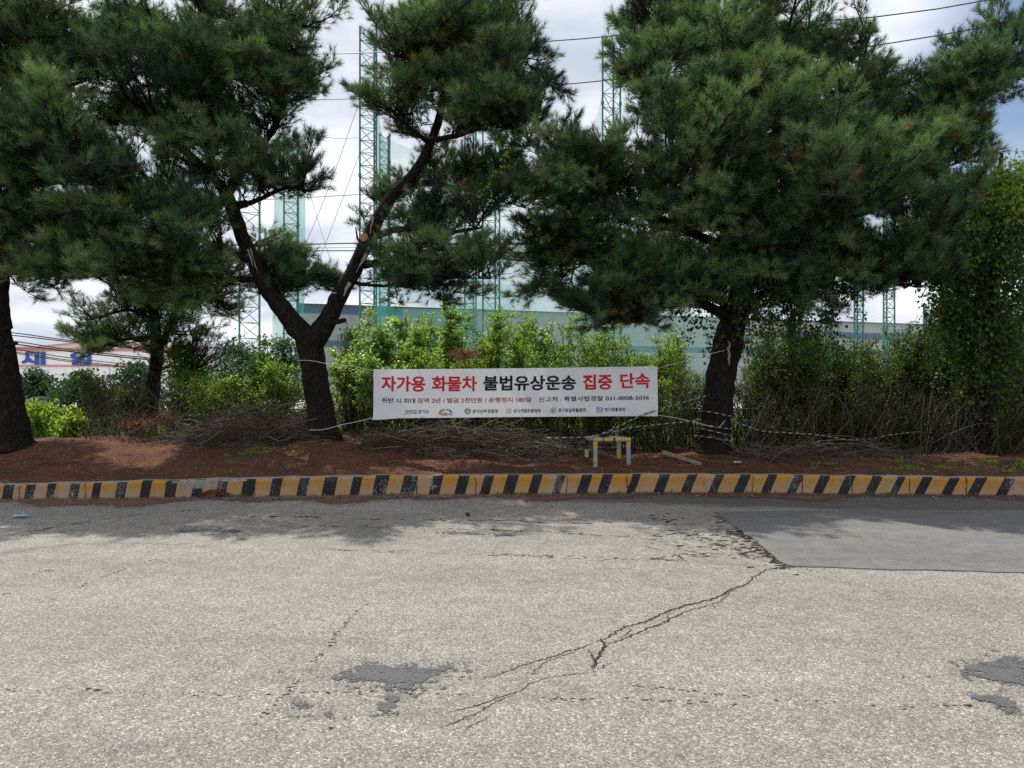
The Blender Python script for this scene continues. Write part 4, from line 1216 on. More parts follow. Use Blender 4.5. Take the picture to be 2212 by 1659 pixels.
def pine_small():
    T = new_pine(51, needle=.12, wid=.0055, per=26)
    Y = 16.5
    T.limb([(322, 925, Y, .17), (328, 860, Y, .155), (334, 800, Y, .145), (338, 755, Y, .14), (332, 690, Y, .115), (326, 620, Y, .10), (330, 540, Y, .08), (340, 440, Y, .05), (350, 340, Y, .02)], 12, True)
    T.nodes[0] = T.nodes[0][T.nodes[0][:, 3] < .12]
    for l in [[(340, 760, Y, .09), (362, 715, Y - .1, .075), (378, 670, Y - .1, .06), (390, 600, Y, .045), (400, 500, Y, .02)], [(332, 690, Y, .05), (280, 670, Y - .5, .035), (200, 690, Y - .9, .015)], [(330, 660, Y, .05), (400, 640, Y - .6, .035), (480, 650, Y - .9, .02)], [(334, 730, Y, .04), (290, 730, Y - .4, .03), (220, 745, Y - .7, .012)], [(340, 800, Y, .05), (370, 790, Y - .4, .03), (420, 800, Y - .6, .012)]]:
        T.limb(l, 8)
    for a in [(240, 690, 70, 30, Y - .5, .8, 14), (230, 745, 55, 22, Y - .5, .6, 8), (300, 640, 70, 30, Y, .8, 14), (420, 660, 80, 30, Y - .4, .8, 14), (470, 710, 50, 30, Y - .5, .6, 8), (290, 760, 40, 18, Y - .3, .5, 5), (350, 560, 120, 50, Y, 1, 24), (210, 700, 60, 40, Y - .2, .7, 14), (310, 700, 80, 40, Y - .3, .7, 16), (400, 700, 60, 35, Y - .5, .6, 14), (250, 740, 60, 25, Y - .6, .5, 10), (440, 740, 60, 30, Y - .3, .6, 10), (350, 440, 110, 70, Y, 1, 18), (420, 770, 50, 25, Y - .4, .5, 5), (250, 660, 80, 40, Y - .3, .8, 16), (440, 620, 90, 40, Y - .3, .8, 16), (350, 690, 60, 40, Y + .4, .6, 10), (220, 720, 60, 35, Y - .4, .6, 10), (470, 690, 60, 40, Y - .4, .6, 10)]:
        T.mass(*a[:6], a[6], dens=.8)
    T.finish('pine_tree', P(322, 922, Y), 'smaller thin-crowned pine standing behind, seen between leaning pine and forked pine', PINES)


def pine_vined():
    T = new_pine(67)
    Y = 13.4
    T.limb([(2118, 975, Y, .22), (2120, 900, Y, .205), (2118, 820, Y, .20), (2120, 740, Y, .19), (2128, 650, Y, .17), (2138, 560, Y, .14), (2150, 460, Y, .1), (2160, 380, Y, .06), (2165, 330, Y, .03)], 14, True)
    T.nodes[0] = T.nodes[0][T.nodes[0][:, 2] > 3.2]
    for l in [[(2140, 540, Y, .07), (2080, 480, Y - .4, .05), (2010, 450, Y - .6, .025)], [(2130, 620, Y, .07), (2070, 600, Y - .4, .05), (2000, 590, Y - .6, .02)], [(2145, 500, Y, .06), (2220, 440, Y - .2, .04), (2290, 420, Y - .2, .02)]]:
        T.limb(l, 8)
    for a in [(2030, 440, 80, 35, Y - .4, .7, 22), (2080, 500, 80, 40, Y - .3, .8, 22), (2050, 570, 80, 35, Y - .3, .7, 20), (2150, 560, 70, 50, Y, .7, 18), (2230, 470, 70, 70, Y, .8, 16), (2000, 610, 50, 25, Y - .4, .5, 8), (2130, 440, 60, 30, Y, .6, 10)]:
        T.mass(*a[:6], a[6])
    T.finish('pine_tree', P(2118, 970, Y), 'pine smothered by climbing leafy vines beyond the tangled thicket', PINES)


pine_fork(); pine_spreading(); pine_edge(); pine_small(); pine_vined()
#==PART3==


# ------------------------------------------------------------------ banner
BY = 12.35
BC = [P(806, 797.5, BY + .05), P(1420.5, 791, BY - .02), P(1420.5, 901.5, BY - .10), P(806.5, 907, BY)]   # TL TR BR BL


def banner_pt(u, v, off=0.0):
    """u across 0..1, v down 0..1 of the banner cloth"""
    u = np.asarray(u, float); v = np.asarray(v, float)
    a, b, c, d = BC
    p = (a * ((1 - u) * (1 - v))[..., None] + b * (u * (1 - v))[..., None] + c * (u * v)[..., None] + d * ((1 - u) * v)[..., None])
    lift = sst(u / .11) * sst((1 - u) / .5 + .6)
    p[..., 2] += (.028 * sst((v - .5) / .5) * lift) - .010 * (1 - v) * np.sin(np.pi * u)
    w = .030 * np.sin(5.6 * u + 1.1) * np.cos(1.7 * v + .4) + .018 * np.sin(9 * u + 3.5 * v) + .007 * np.cos(6.5 * v - 2 * u)
    crease = .010 * np.sin(16 * v + 2) * np.exp(-u / .05) + .010 * np.sin(13 * v) * np.exp(-(1 - u) / .06)
    p[..., 1] += w + crease - .05 * np.sin(np.pi * u) * v - off
    return p


BW, BH = 614.5, 110.2


def bmap(x, y):
    """picture position (2212 view) -> banner u, v"""
    u = (np.asarray(x, float) - 806.2) / BW
    top = 797.5 + (791 - 797.5) * u
    bot = 907 - 4.2 * sst(u / .11) + (901.5 - 907 + 4.2) * u
    return u, (np.asarray(y, float) - top) / (bot - top)


def glyphs(text, bold=0.0, res=4):
    cu = bpy.data.curves.new('lettering', 'FONT')
    cu.body = text; cu.size = 1.0; cu.resolution_u = res; cu.offset = bold
    cu.fill_mode = 'FRONT'
    ob = bpy.data.objects.new('lettering', cu)
    COL.objects.link(ob)
    bpy.context.view_layer.update()
    dg = bpy.context.evaluated_depsgraph_get()
    me = ob.evaluated_get(dg).to_mesh()
    me.calc_loop_triangles()
    V = np.array([v.co[:] for v in me.vertices]); T = np.array([t.vertices[:] for t in me.loop_triangles])
    ob.evaluated_get(dg).to_mesh_clear()
    bpy.data.objects.remove(ob); bpy.data.curves.remove(cu)
    return V[:, :2], T


def put_text(m, text, x0, x1, y0, y1, bold=0.0, off=.006, slope=0.0):
    """fit a line of text into the box x0..x1, y0..y1 (2212 view); slope = rise over its length"""
    V, T = glyphs(text, bold)
    a, b = V.min(0), V.max(0)
    s = (V - a) / (b - a)
    x = x0 + s[:, 0] * (x1 - x0); y = y1 - s[:, 1] * (y1 - y0) - slope * s[:, 0]
    u, v = bmap(x, y)
    o = m.verts(banner_pt(u, v, off))
    m.tris(T + o)


def put_poly(m, pts, mat=0, off=.006):
    u, v = bmap([p[0] for p in pts], [p[1] for p in pts])
    o = m.verts(banner_pt(u, v, off))
    m.ngon([o + k for k in range(len(pts))][::-1], mat)


def ell(cx, cy, rx, ry, n=24, rot=0.0):
    t = np.linspace(0, 2 * np.pi, n, endpoint=False)
    x, y = rx * np.cos(t), ry * np.sin(t)
    return [(cx + a * math.cos(rot) - b * math.sin(rot), cy + a * math.sin(rot) + b * math.cos(rot)) for a, b in zip(x, y)]


def put_ring(m, cx, cy, r0, r1, mat=0, off=.006, a0=0, a1=360, n=28):
    t = np.radians(np.linspace(a0, a1, n))
    xi, yi = cx + r0 * np.cos(t), cy + r0 * np.sin(t); xo, yo = cx + r1 * np.cos(t), cy + r1 * np.sin(t)
    u, v = bmap(np.r_[xi, xo], np.r_[yi, yo]); o = m.verts(banner_pt(u, v, off))
    i = np.arange(n - 1)
    m.quads(np.stack([i, i + n, i + n + 1, i + 1], 1) + o, mat)


def zz(x, y):
    """zoomed measuring picture (origin 1300, 950, scale 1.58) -> 2212 view"""
    return (1300 + x / 1.58) / 1.8083, (950 + y / 1.58) / 1.8083


def build_banner():
    loc = (BC[0] + BC[1] + BC[2] + BC[3]) / 4
    e = thing('banner', loc, 'long white cloth banner with red and black Korean lettering strung between two pines', 'banner')
    m = MB()
    nu, nv = 120, 28
    U, V = np.meshgrid(np.linspace(0, 1, nu), np.linspace(0, 1, nv))
    o = m.verts(banner_pt(U, V).reshape(-1, 3))
    i, j = np.meshgrid(np.arange(nv - 1), np.arange(nu - 1), indexing='ij')
    a = (i * nu + j).ravel() + o
    m.quads(np.stack([a, a + nu, a + nu + 1, a + 1], 1))
    m.build('cloth', M['cloth'], e, loc, smooth=True)
    m = MB()       # folded hem down each end
    for u0, u1 in ((.0005, .026), (.974, .9995)):
        U, V = np.meshgrid(np.linspace(u0, u1, 6), np.linspace(.002, .998, 40))
        o = m.verts(banner_pt(U, V, .003).reshape(-1, 3)); i, j = np.meshgrid(np.arange(39), np.arange(5), indexing='ij'); a = (i * 6 + j).ravel() + o
        m.quads(np.stack([a, a + 6, a + 7, a + 1], 1))
        m.build('hem', M['cloth'], e, loc, smooth=True); m = MB()

    def T(name, ink, rows):
        for r in rows:
            mm = MB()
            (text, x0, x1, y0, y1, bold, sl) = r
            a_, b_ = zz(x0, y0); c_, d_ = zz(x1, y1)
            put_text(mm, text, a_, c_, b_, d_, bold, slope=sl)
            mm.build(name, INK[ink], e, loc)
    T('heading', 'red', [('자가용', 297, 573, 818, 912, .028, .2), ('화물차', 613, 893, 817, 910, .028, .2), ('집중', 1545, 1727, 808, 903, .028, .5), ('단속', 1775, 1958, 802, 896, .028, .8)])
    T('heading', 'black', [('불법유상운송', 932, 1503, 814, 906, .028, .8)])
    T('lettering', 'black', [('위반 시 최대', 302, 511, 951, 985, .012, .2), ('신고처 : 특별사법경찰 031-8008-5036', 1274, 1952, 945, 978, .012, 3.0)])
    T('lettering', 'dark_red', [('징역 2년 / 벌금 2천만원 / 운행정지 180일', 526, 1227, 950, 983, .016, 1.5)])
    T('caption', 'black', [('경기남부경찰청', 865, 1022, 1026, 1051, .014, .3), ('경기개별화물협회', 1118, 1285, 1025, 1050, .012, .3), ('경기용달화물협회', 1393, 1562, 1023, 1048, .012, .4), ('경기화물협회', 1677, 1803, 1020, 1044, .012, .3), ('이천시', 661, 738, 1046, 1066, .02, .3)])
    T('caption', 'navy', [('경기도', 529, 598, 1027, 1051, .014, .2)])
    T('caption', 'slate', [('KTA', 1629, 1667, 1042, 1052, .02, .1)])

    def logo(parts, cx, cy):
        mats, mm = [], MB()
        for kind, ink, args in parts:
            if ink not in mats: mats.append(ink)
            k = mats.index(ink)
            if kind == 'p': put_poly(mm, [zz(*q) for q in args], k, .006 + .0006 * len(mm.mn))
            else:
                x, y, r0, r1, a0, a1 = args; X, Y_ = zz(x, y); s = .35
                put_ring(mm, X, Y_, r0 * s, r1 * s, k, .0065 + .0004 * len(mm.f4), a0, a1)
        mm.build('emblem', [INK[k] for k in mats], e, loc)
    logo([('p', 'green', [(446, 1030), (472, 1030), (472, 1037), (446, 1037)]), ('p', 'navy', [(472, 1038), (472, 1043), (447, 1056), (447, 1051)]),
          ('p', 'green', [(475, 1029), (498, 1029), (498, 1036), (475, 1036)]), ('p', 'navy', [(498, 1038), (498, 1043), (475, 1055), (475, 1050)]),
          ('p', 'green', [(501, 1028), (523, 1028), (523, 1035), (501, 1035)]), ('p', 'navy', [(501, 1044), (523, 1043), (523, 1049), (501, 1050)])], 0, 0)
    E = lambda cx, cy, rx, ry, rot: ell(cx, cy, rx, ry, 18, math.radians(rot))
    logo([('p', 'rust', E(660, 1042, 3, 7, 28)), ('p', 'rust', E(671, 1037, 6, 10, 30)), ('p', 'orange', E(682, 1027, 9, 5, -20)), ('p', 'orange', E(688, 1034, 6, 4, -10)), ('p', 'lime', E(694, 1021, 6, 2.5, -5)),
          ('p', 'lime', E(707, 1027, 9, 6, 0)), ('p', 'lime', E(716, 1022, 5, 3, 10)), ('p', 'blue', E(729, 1034, 6.5, 11, -38)), ('p', 'sky', E(741, 1041, 2.5, 7, -30))], 0, 0)
    st = [(836 + (9 if k % 2 == 0 else 4.5) * math.sin(k * math.pi / 5), 1037 - (9 if k % 2 == 0 else 4.5) * math.cos(k * math.pi / 5)) for k in range(10)]
    logo([('r', 'slate', (836, 1037, 13, 19, 0, 360)), ('p', 'gold', [(823, 1032), (830, 1030), (836, 1027), (842, 1030), (849, 1032), (843, 1041), (836, 1044), (829, 1041)]), ('p', 'rust', [(a * .45 + 836 * .55, b * .45 + 1038 * .55) for a, b in st])], 0, 0)
    logo([('r', 'gold', (1089, 1037, 15.5, 17.5, 0, 360)), ('r', 'gold', (1089, 1037, 9.5, 13.5, 0, 360)), ('p', 'gold', [(1087.5, 1030), (1090.5, 1030), (1090.5, 1044), (1087.5, 1044)])], 0, 0)
    logo([('r', 'slate', (1364, 1036, 16.5, 18.5, 5, 85)), ('r', 'slate', (1364, 1036, 16.5, 18.5, 95, 175)), ('r', 'slate', (1364, 1036, 16.5, 18.5, 185, 265)), ('r', 'slate', (1364, 1036, 16.5, 18.5, 275, 355)),
          ('r', 'slate', (1364, 1024, 5, 6.5, 0, 360)), ('r', 'slate', (1364, 1048, 5, 6.5, 0, 360)), ('p', 'slate', [(1350, 1033), (1378, 1033), (1378, 1035), (1350, 1035)]), ('p', 'slate', [(1350, 1037), (1378, 1037), (1378, 1039), (1350, 1039)]),
          ('r', 'slate', (1350, 1036, 9, 10.5, -55, 55)), ('r', 'slate', (1378, 1036, 9, 10.5, 125, 235))], 0, 0)
    logo([('r', 'blue', (1638, 1027, 6, 11, 25, 335)), ('r', 'green', (1656, 1027, 6, 11, 190, 520))], 0, 0)
    # thin cords with their knots
    for label, pts in [('white cord from the banner\'s upper corner to the forked pine trunk', [(806, 801), (765, 792), (720, 785.5), (700, 784.5), (670, 779), (640, 778)]),
                       ('white cord from the banner\'s lower corner wrapped over the foot of the forked pine', [(807, 902), (770, 911), (728, 920), (700, 928), (668, 929)]),
                       ('white cord from the banner up to the spreading pine, half lost in the shrubs', [(1420, 796), (1445, 789), (1500, 774), (1545, 762), (1572, 756)]),
                       ('white cord from the banner looped low round the rope-wrapped trunk', [(1420, 897), (1450, 901), (1500, 912), (1535, 921), (1556, 924), (1566, 914), (1570, 908)])]:
        n = len(pts)
        k = np.array([P(x, y, BY + (-.01 if i == 0 else (.0 if i < 2 else (-.03 if i > n - 4 else 0)))) for i, (x, y) in enumerate(pts)])
        if 'upper' in label: k[3:, 1] = 12.6 - .235
        if 'lower corner' in label: k[2:, 1] = 12.6 - .275
        if 'up to the' in label: k[3:, 1] = 12.7 - .22
        if 'looped' in label: k[3:, 1] = 12.7 - .285
        q = spline(np.c_[k, np.zeros(n)], .06)[:, :3]
        q[:, 2] += np.random.default_rng(n).normal(size=len(q)) * .0012
        mm = MB(); mm.tube(q, .0052, 5)
        tag(mm.build('cord', M['galv'], None, q[0]), label, 'cord', 'banner cords')


build_banner()


# ------------------------------------------------------------------ twisted rope, pipe guard, plank, litter
def mat_rope():
    return [plain('rope_dark_strand', (.045, .043, .040), .9, .3, 30), plain('rope_pale_strand', (.36, .34, .30), .9, .3, 30)]


def build_ropes():
    mats = mat_rope()

    def rope(m, pts, rad=.011):
        q = spline(np.c_[np.asarray(pts, float), np.zeros(len(pts))], .012)[:, :3]
        n, sd = len(q), 6
        o0 = m.n
        m.tube(q, rad, sd, 0)
        quad = m.f4.pop(); m.m4.pop()
        i = np.arange(len(quad)) // sd; j = np.arange(len(quad)) % sd
        w = ((i * .55 + j) % 6) < 2.6
        m.quads(quad[~w], 0); m.quads(quad[w], 1)
    e = thing('rope', P(1540, 930, 12.45), 'black and white twisted rope wound several times round the spreading pine trunk', 'rope')
    for yv, tilt in ((893, 10), (921, 7), (932, 14), (945, 8)):
        m = MB(); cx = 1542 + (921 - yv) * .12
        t = np.linspace(0, 2 * np.pi, 26)
        R_ = .297 - (yv < 900) * .012 + (yv > 940) * .02
        c = P(cx, yv, 12.7)
        pts = np.stack([c[0] + R_ * np.cos(t), 12.7 + R_ * np.sin(t), c[2] + .012 * np.sin(t * 2) - .004 * tilt * np.cos(t)], 1)
        rope(m, pts); m.build('coil', mats, e, P(1540, 930, 12.45))
    for label, pts in [('twisted rope sagging low from the spreading pine across the dark thicket', [(1572, 905, 12.5), (1605, 918, 12.5), (1648, 931, 12.6), (1700, 935, 12.7), (1753, 938, 12.8), (1800, 945, 12.9), (1840, 950, 12.9), (1885, 947, 13), (1925, 939, 13), (1990, 932, 13.2)]),
                       ('upper twisted rope rising from the small pipe guard to the pine', [(1283, 943, 11.9), (1320, 929, 11.95), (1362, 908, 12.1), (1398, 893, 12.2), (1450, 877, 12.3), (1500, 862, 12.4), (1530, 854, 12.5)]),
                       ('lower twisted rope stretched along the hedge foot to the pipe guard', [(1180, 946, 12.3), (1244, 945, 12.1), (1285, 941, 11.95), (1363, 924, 12.05), (1430, 916, 12.2), (1493, 910, 12.35), (1515, 906, 12.45)])]:
        m = MB(); k = [P(*p) for p in pts]
        rope(m, k); tag(m.build('rope', mats, None, k[0]), label, 'rope')


build_ropes()


def build_guard():
    Yf = 11.55
    fl = P(1317, 1002, Yf); fr = P(1453 - 88, 1002, Yf)
    gx = lambda v: (v - CX) / F * Yf
    zb = float(ground_z(0.2, Yf)) - .05
    top = CAMZ - (950 - HZ) / F * Yf
    A = np.array([gx(1286), Yf, 0]); B = np.array([gx(1358), Yf + .02, 0])
    back = np.array([-.095, .42, 0])
    e = thing('pipe_guard', (A[0] + .27, Yf + .2, zb), 'low four-legged steel pipe guard with chipped yellow, grey and black paint', 'guard rail')
    loc = (A[0] + .27, Yf + .2, zb)
    mats = [M['ymetal'], M['gmetal'], M['black']]
    R_ = .037

    def pipe(name, pts, seg):
        q = spline(np.c_[np.asarray(pts, float), np.zeros(len(pts))], .018)[:, :3]
        m = MB(); m.tube(q, R_, 14, 0)
        quad = m.f4.pop(); m.m4.pop()
        i = np.arange(len(quad)) // 14
        L = np.linspace(0, 1, len(q))[i]
        k = np.zeros(len(quad), int)
        for a, b, c in seg: k[(L >= a) & (L < b)] = c
        for c in (0, 1, 2): m.quads(quad[k == c], c)
        m.build(name, mats, e, loc, smooth=True)
    up = np.array([0, 0, 1.])
    for base, seg in ((A, [(0, .12, 2), (.12, .30, 1), (.30, .42, 0), (.42, .78, 1), (.78, 1.1, 0)]), (B, [(0, .06, 0), (.06, .30, 1), (.30, .36, 0), (.36, .86, 1), (.86, 1.1, 0)]),
                      (A + back, [(0, .12, 0), (.12, .40, 2), (.40, .68, 0), (.68, 1.1, 2)]), (B + back, [(0, .3, 2), (.3, .65, 0), (.65, 1.1, 1)])):
        pipe('leg', [base + up * zb, base + up * (zb + .2), base + up * (top - R_ * .9)], seg)
    seg = [(0, .08, 1), (.08, .17, 0), (.17, .24, 1), (.24, .29, 2), (.29, .40, 0), (.40, .52, 1), (.52, .56, 2), (.56, .68, 0), (.68, .85, 1), (.85, .95, 0), (.95, 1.1, 1)]
    d = nrm(B - A)
    pipe('rail', [A + up * top - d * .035, (A + B) / 2 + up * top, B + up * top + d * .035], seg)
    for s in (A, B):
        pipe('side_rail', [s + up * top + back * .09, s + up * top + back * .5, s + up * top + back], [(0, .3, 1), (.3, .6, 0), (.6, 1.1, 1)])
    pipe('back_rail', [A + back + up * (top - .004), (A + B) / 2 + back + up * (top - .004), B + back + up * (top - .004)], [(0, .2, 1), (.2, .4, 0), (.4, .7, 2), (.7, 1.1, 0)])


build_guard()


def build_small_things():
    r = np.random.default_rng(12)
    # weathered plank
    a = P(1432, 979, 12.2); b = P(1513, 1007, 11.75)
    a[2] = ground_z(a[0], a[1]) + .10; b[2] = ground_z(b[0], b[1]) + .03
    d = nrm(b - a); s = nrm(np.cross(d, [0, 0, 1])); u = np.cross(s, d)
    m = MB(); m.box((a + b) / 2, (np.linalg.norm(b - a), .09, .045), 0, .5, np.stack([d, s, u], 1))
    tag(m.build('plank', plain('weathered_plank', (.26, .21, .15), .9, .5, 12), None, (a + b) / 2), 'weathered wooden plank lying on red needles at the pine foot', 'plank')
    # fallen pine frond in the gutter
    m = MB(); c = onroad(462, 1074); c[1] -= .0; c[2] = .02
    t = np.linspace(-1, 1, 15)
    q = np.c_[c[0] + t * .22, c[1] + .02 * np.sin(t * 2), c[2] + .085 * (1 - t ** 2) + .004]
    m.tube(q, .006, 5, 1)
    n = 420; k = r.uniform(-.95, .95, n)
    o = np.c_[c[0] + k * .22, c[1] + .02 * np.sin(k * 2), c[2] + .085 * (1 - k ** 2)]
    dr = nrm(np.c_[r.normal(size=n) * .5 + .5, r.normal(size=n) * .5 - .3, -np.abs(r.normal(size=n)) * .7]) * .12
    tip = o + dr; tip[:, 2] = np.maximum(tip[:, 2], .012)
    w = nrm(np.cross(dr, r.normal(size=(n, 3)))) * .003
    v = m.verts(np.stack([o + w, o - w, tip], 1).reshape(-1, 3), np.repeat(r.random(n) * .6, 3))
    m.tris((np.arange(n) * 3 + v)[:, None] + np.array([[0, 1, 2]]), 0)
    tag(m.build('fallen_frond', [M['needle_dead'], M['twig']], None, c), 'dead brown pine frond arched in the gutter against the kerb', 'pine frond')
    for name, x, y, col, label, sz in [('wrapper', 45, 1118, (.16, .50, .56), 'small light blue plastic wrapper lying on the road', .085), ('paper_scrap', 565, 1063, (.66, .66, .66), 'small crumpled white paper scrap on the road near the kerb', .07), ('paper_scrap', 1594, 1009, (.6, .6, .56), 'pale scrap of litter on the red needles near the plank end', .045)]:
        c = onroad(x, y)
        if y < 1030: c = P(x, y, 11.75); c[2] = ground_z(c[0], c[1]) + .02
        m = MB(); g = 7; X, Y_ = np.meshgrid(np.linspace(-1, 1, g), np.linspace(-1, 1, g))
        Z = np.abs(r.normal(size=X.shape)) * .018 + .012
        o = m.verts(np.c_[(c[0] + X * sz + r.normal(size=X.shape) * .012).ravel(), (c[1] + Y_ * sz * .6 + r.normal(size=X.shape) * .012).ravel(), (c[2] + Z).ravel()])
        i, j = np.meshgrid(np.arange(g - 1), np.arange(g - 1), indexing='ij'); a_ = (i * g + j).ravel() + o
        m.quads(np.stack([a_, a_ + 1, a_ + g + 1, a_ + g], 1))
        tag(m.build(name, plain(name, col, .5, .1), None, c), label, 'litter')
    # dark pine cones and bits of bark on the road
    for k, (x, y, lab) in enumerate([(942, 1128 - 76, 'brown pine cone on the road just off the needle litter'), (1010, 1115, 'brown pine cone lying alone in the shaded road'), (1045, 1062, 'small brown pine cone on the road under the pine shade'), (1400, 1056, 'dark pine cone in the needle litter by the kerb'), (640, 1068, 'dark pine cone on the road near the white scrap')]):
        c = onroad(x, y); m = MB()
        t = np.linspace(0, 1, 9); ax = nrm(np.array([math.cos(k * 2.1), math.sin(k * 2.1) * .6, .08]))
        q = c + np.array([0, 0, .026]) + ax * ((t - .5) * .085)[:, None]
        m.tube(q, .002 + .024 * np.sin(np.pi * t ** .8), 9, 0, rough=.16, r_=r)
        tag(m.build('pine_cone', M['twig'], None, c), lab, 'pine cone', 'pine cones on the road')
    # concrete post far left
    c = P(86, 885, 20.0); z0 = float(ground_z(c[0], 20.0)); zt = CAMZ - (859 - HZ) / F * 20
    e = thing('concrete_post', (c[0], 20, z0), 'grey concrete marker post with a flat cap among bright bushes', 'post')
    m = MB(); m.box((c[0], 20, (z0 + zt) / 2 - .02), (.14, .14, zt - z0 - .02)); m.build('post', M['concrete'], e, (c[0], 20, z0))
    m = MB(); m.box((c[0], 20, zt), (.30, .24, .05)); m.build('cap', M['concrete'], e, (c[0], 20, z0))


build_small_things()


# ------------------------------------------------------------------ shrubs and undergrowth
def grow(st, fo, x, ytop, Y, hw, r, stems=6, twigs=60, leaves=11, lsize=.05, low=.25, depth=None, twl=.32, round_=.75, tintmu=.5, base=None, mat=0, rad=.012):
    """one shrub into stem builder st and leaf builder fo"""
    X = (x - CX) / F * Y
    g = float(ground_z(X, Y)) - .04
    H = CAMZ - (ytop - HZ) / F * Y - g
    W = hw / F * Y
    D = depth if depth else W * .8
    bs = base if base else W * .35
    S = []
    for k in range(stems):
        b = np.array([X + r.normal() * bs * .6, Y + r.normal() * D * .35, g])
        h = H * r.uniform(.62, 1.0)
        tp = np.array([X + r.normal() * W * .5, Y + r.normal() * D * .45, g + h])
        n = max(6, int(h / .22)); t = np.linspace(0, 1, n)[:, None]
        c = (b + tp) / 2 + np.array([r.normal() * W * .25, r.normal() * D * .2, h * .1])
        q = b * (1 - t) ** 2 + 2 * c * t * (1 - t) + tp * t ** 2 + r.normal(size=(n, 3)) * .018
        st.tube(q, np.linspace(rad * (.8 + .5 * r.random()), .003, n), 5, cap=False)
        S.append(q)
    A, Bp = [], []
    for k in range(twigs):
        q = S[r.integers(len(S))]
        f = low + (1 - low) * r.random() ** .8
        i = min(int(f * (len(q) - 1)), len(q) - 2)
        a = q[i]
        d = nrm(np.array([r.normal() * W, r.normal() * D, abs(r.normal()) * .6 * W + .15 * W]) + (q[i + 1] - q[i]) * .8)
        L = twl * r.uniform(.5, 1.4) * (1.15 - .5 * f)
        A.append(a); Bp.append(a + d * L)
    A = np.array(A); Bp = np.array(Bp)
    st.prisms(A, Bp, .005, .002)
    if leaves:
        n = len(A) * leaves
        ii = np.repeat(np.arange(len(A)), leaves)
        t = r.uniform(.15, 1.05, n)[:, None]
        p = A[ii] * (1 - t) + Bp[ii] * t + r.normal(size=(n, 3)) * .035
        ax = nrm(nrm(Bp - A)[ii] * .5 + r.normal(size=(n, 3)) * .7 + np.array([0, 0, -.25]))
        nr = nrm(r.normal(size=(n, 3)) * .75 + np.array([0, -.1, .75]))
        ls = lsize * r.uniform(.6, 1.25, n)
        tn = np.clip(np.repeat(r.normal(tintmu, .16, len(A)), leaves) + r.normal(size=n) * .12, 0, 1)
        fo.leaves(p, ax, nr, ls, ls * round_, tn, mat)


SH = 'leafy shrubs behind the banner'


def shrub(name, label, x, ytop, Y, hw, seed, mat='leaf', group=SH, cat='shrub', **k):
    r = np.random.default_rng(seed)
    st, fo = MB(), MB()
    k['twigs'] = int(k['twigs'] * 2.1); k['lsize'] *= 1.2; k['low'] = .2
    grow(st, fo, x, ytop - 8, Y, hw * 1.15, r, **k)
    X = (x - CX) / F * Y
    loc = (X, Y, float(ground_z(X, Y)))
    e = thing(name, loc, label, cat, group)
    st.build('stems', M['twig'], e, loc); fo.build('foliage', M[mat], e, loc)


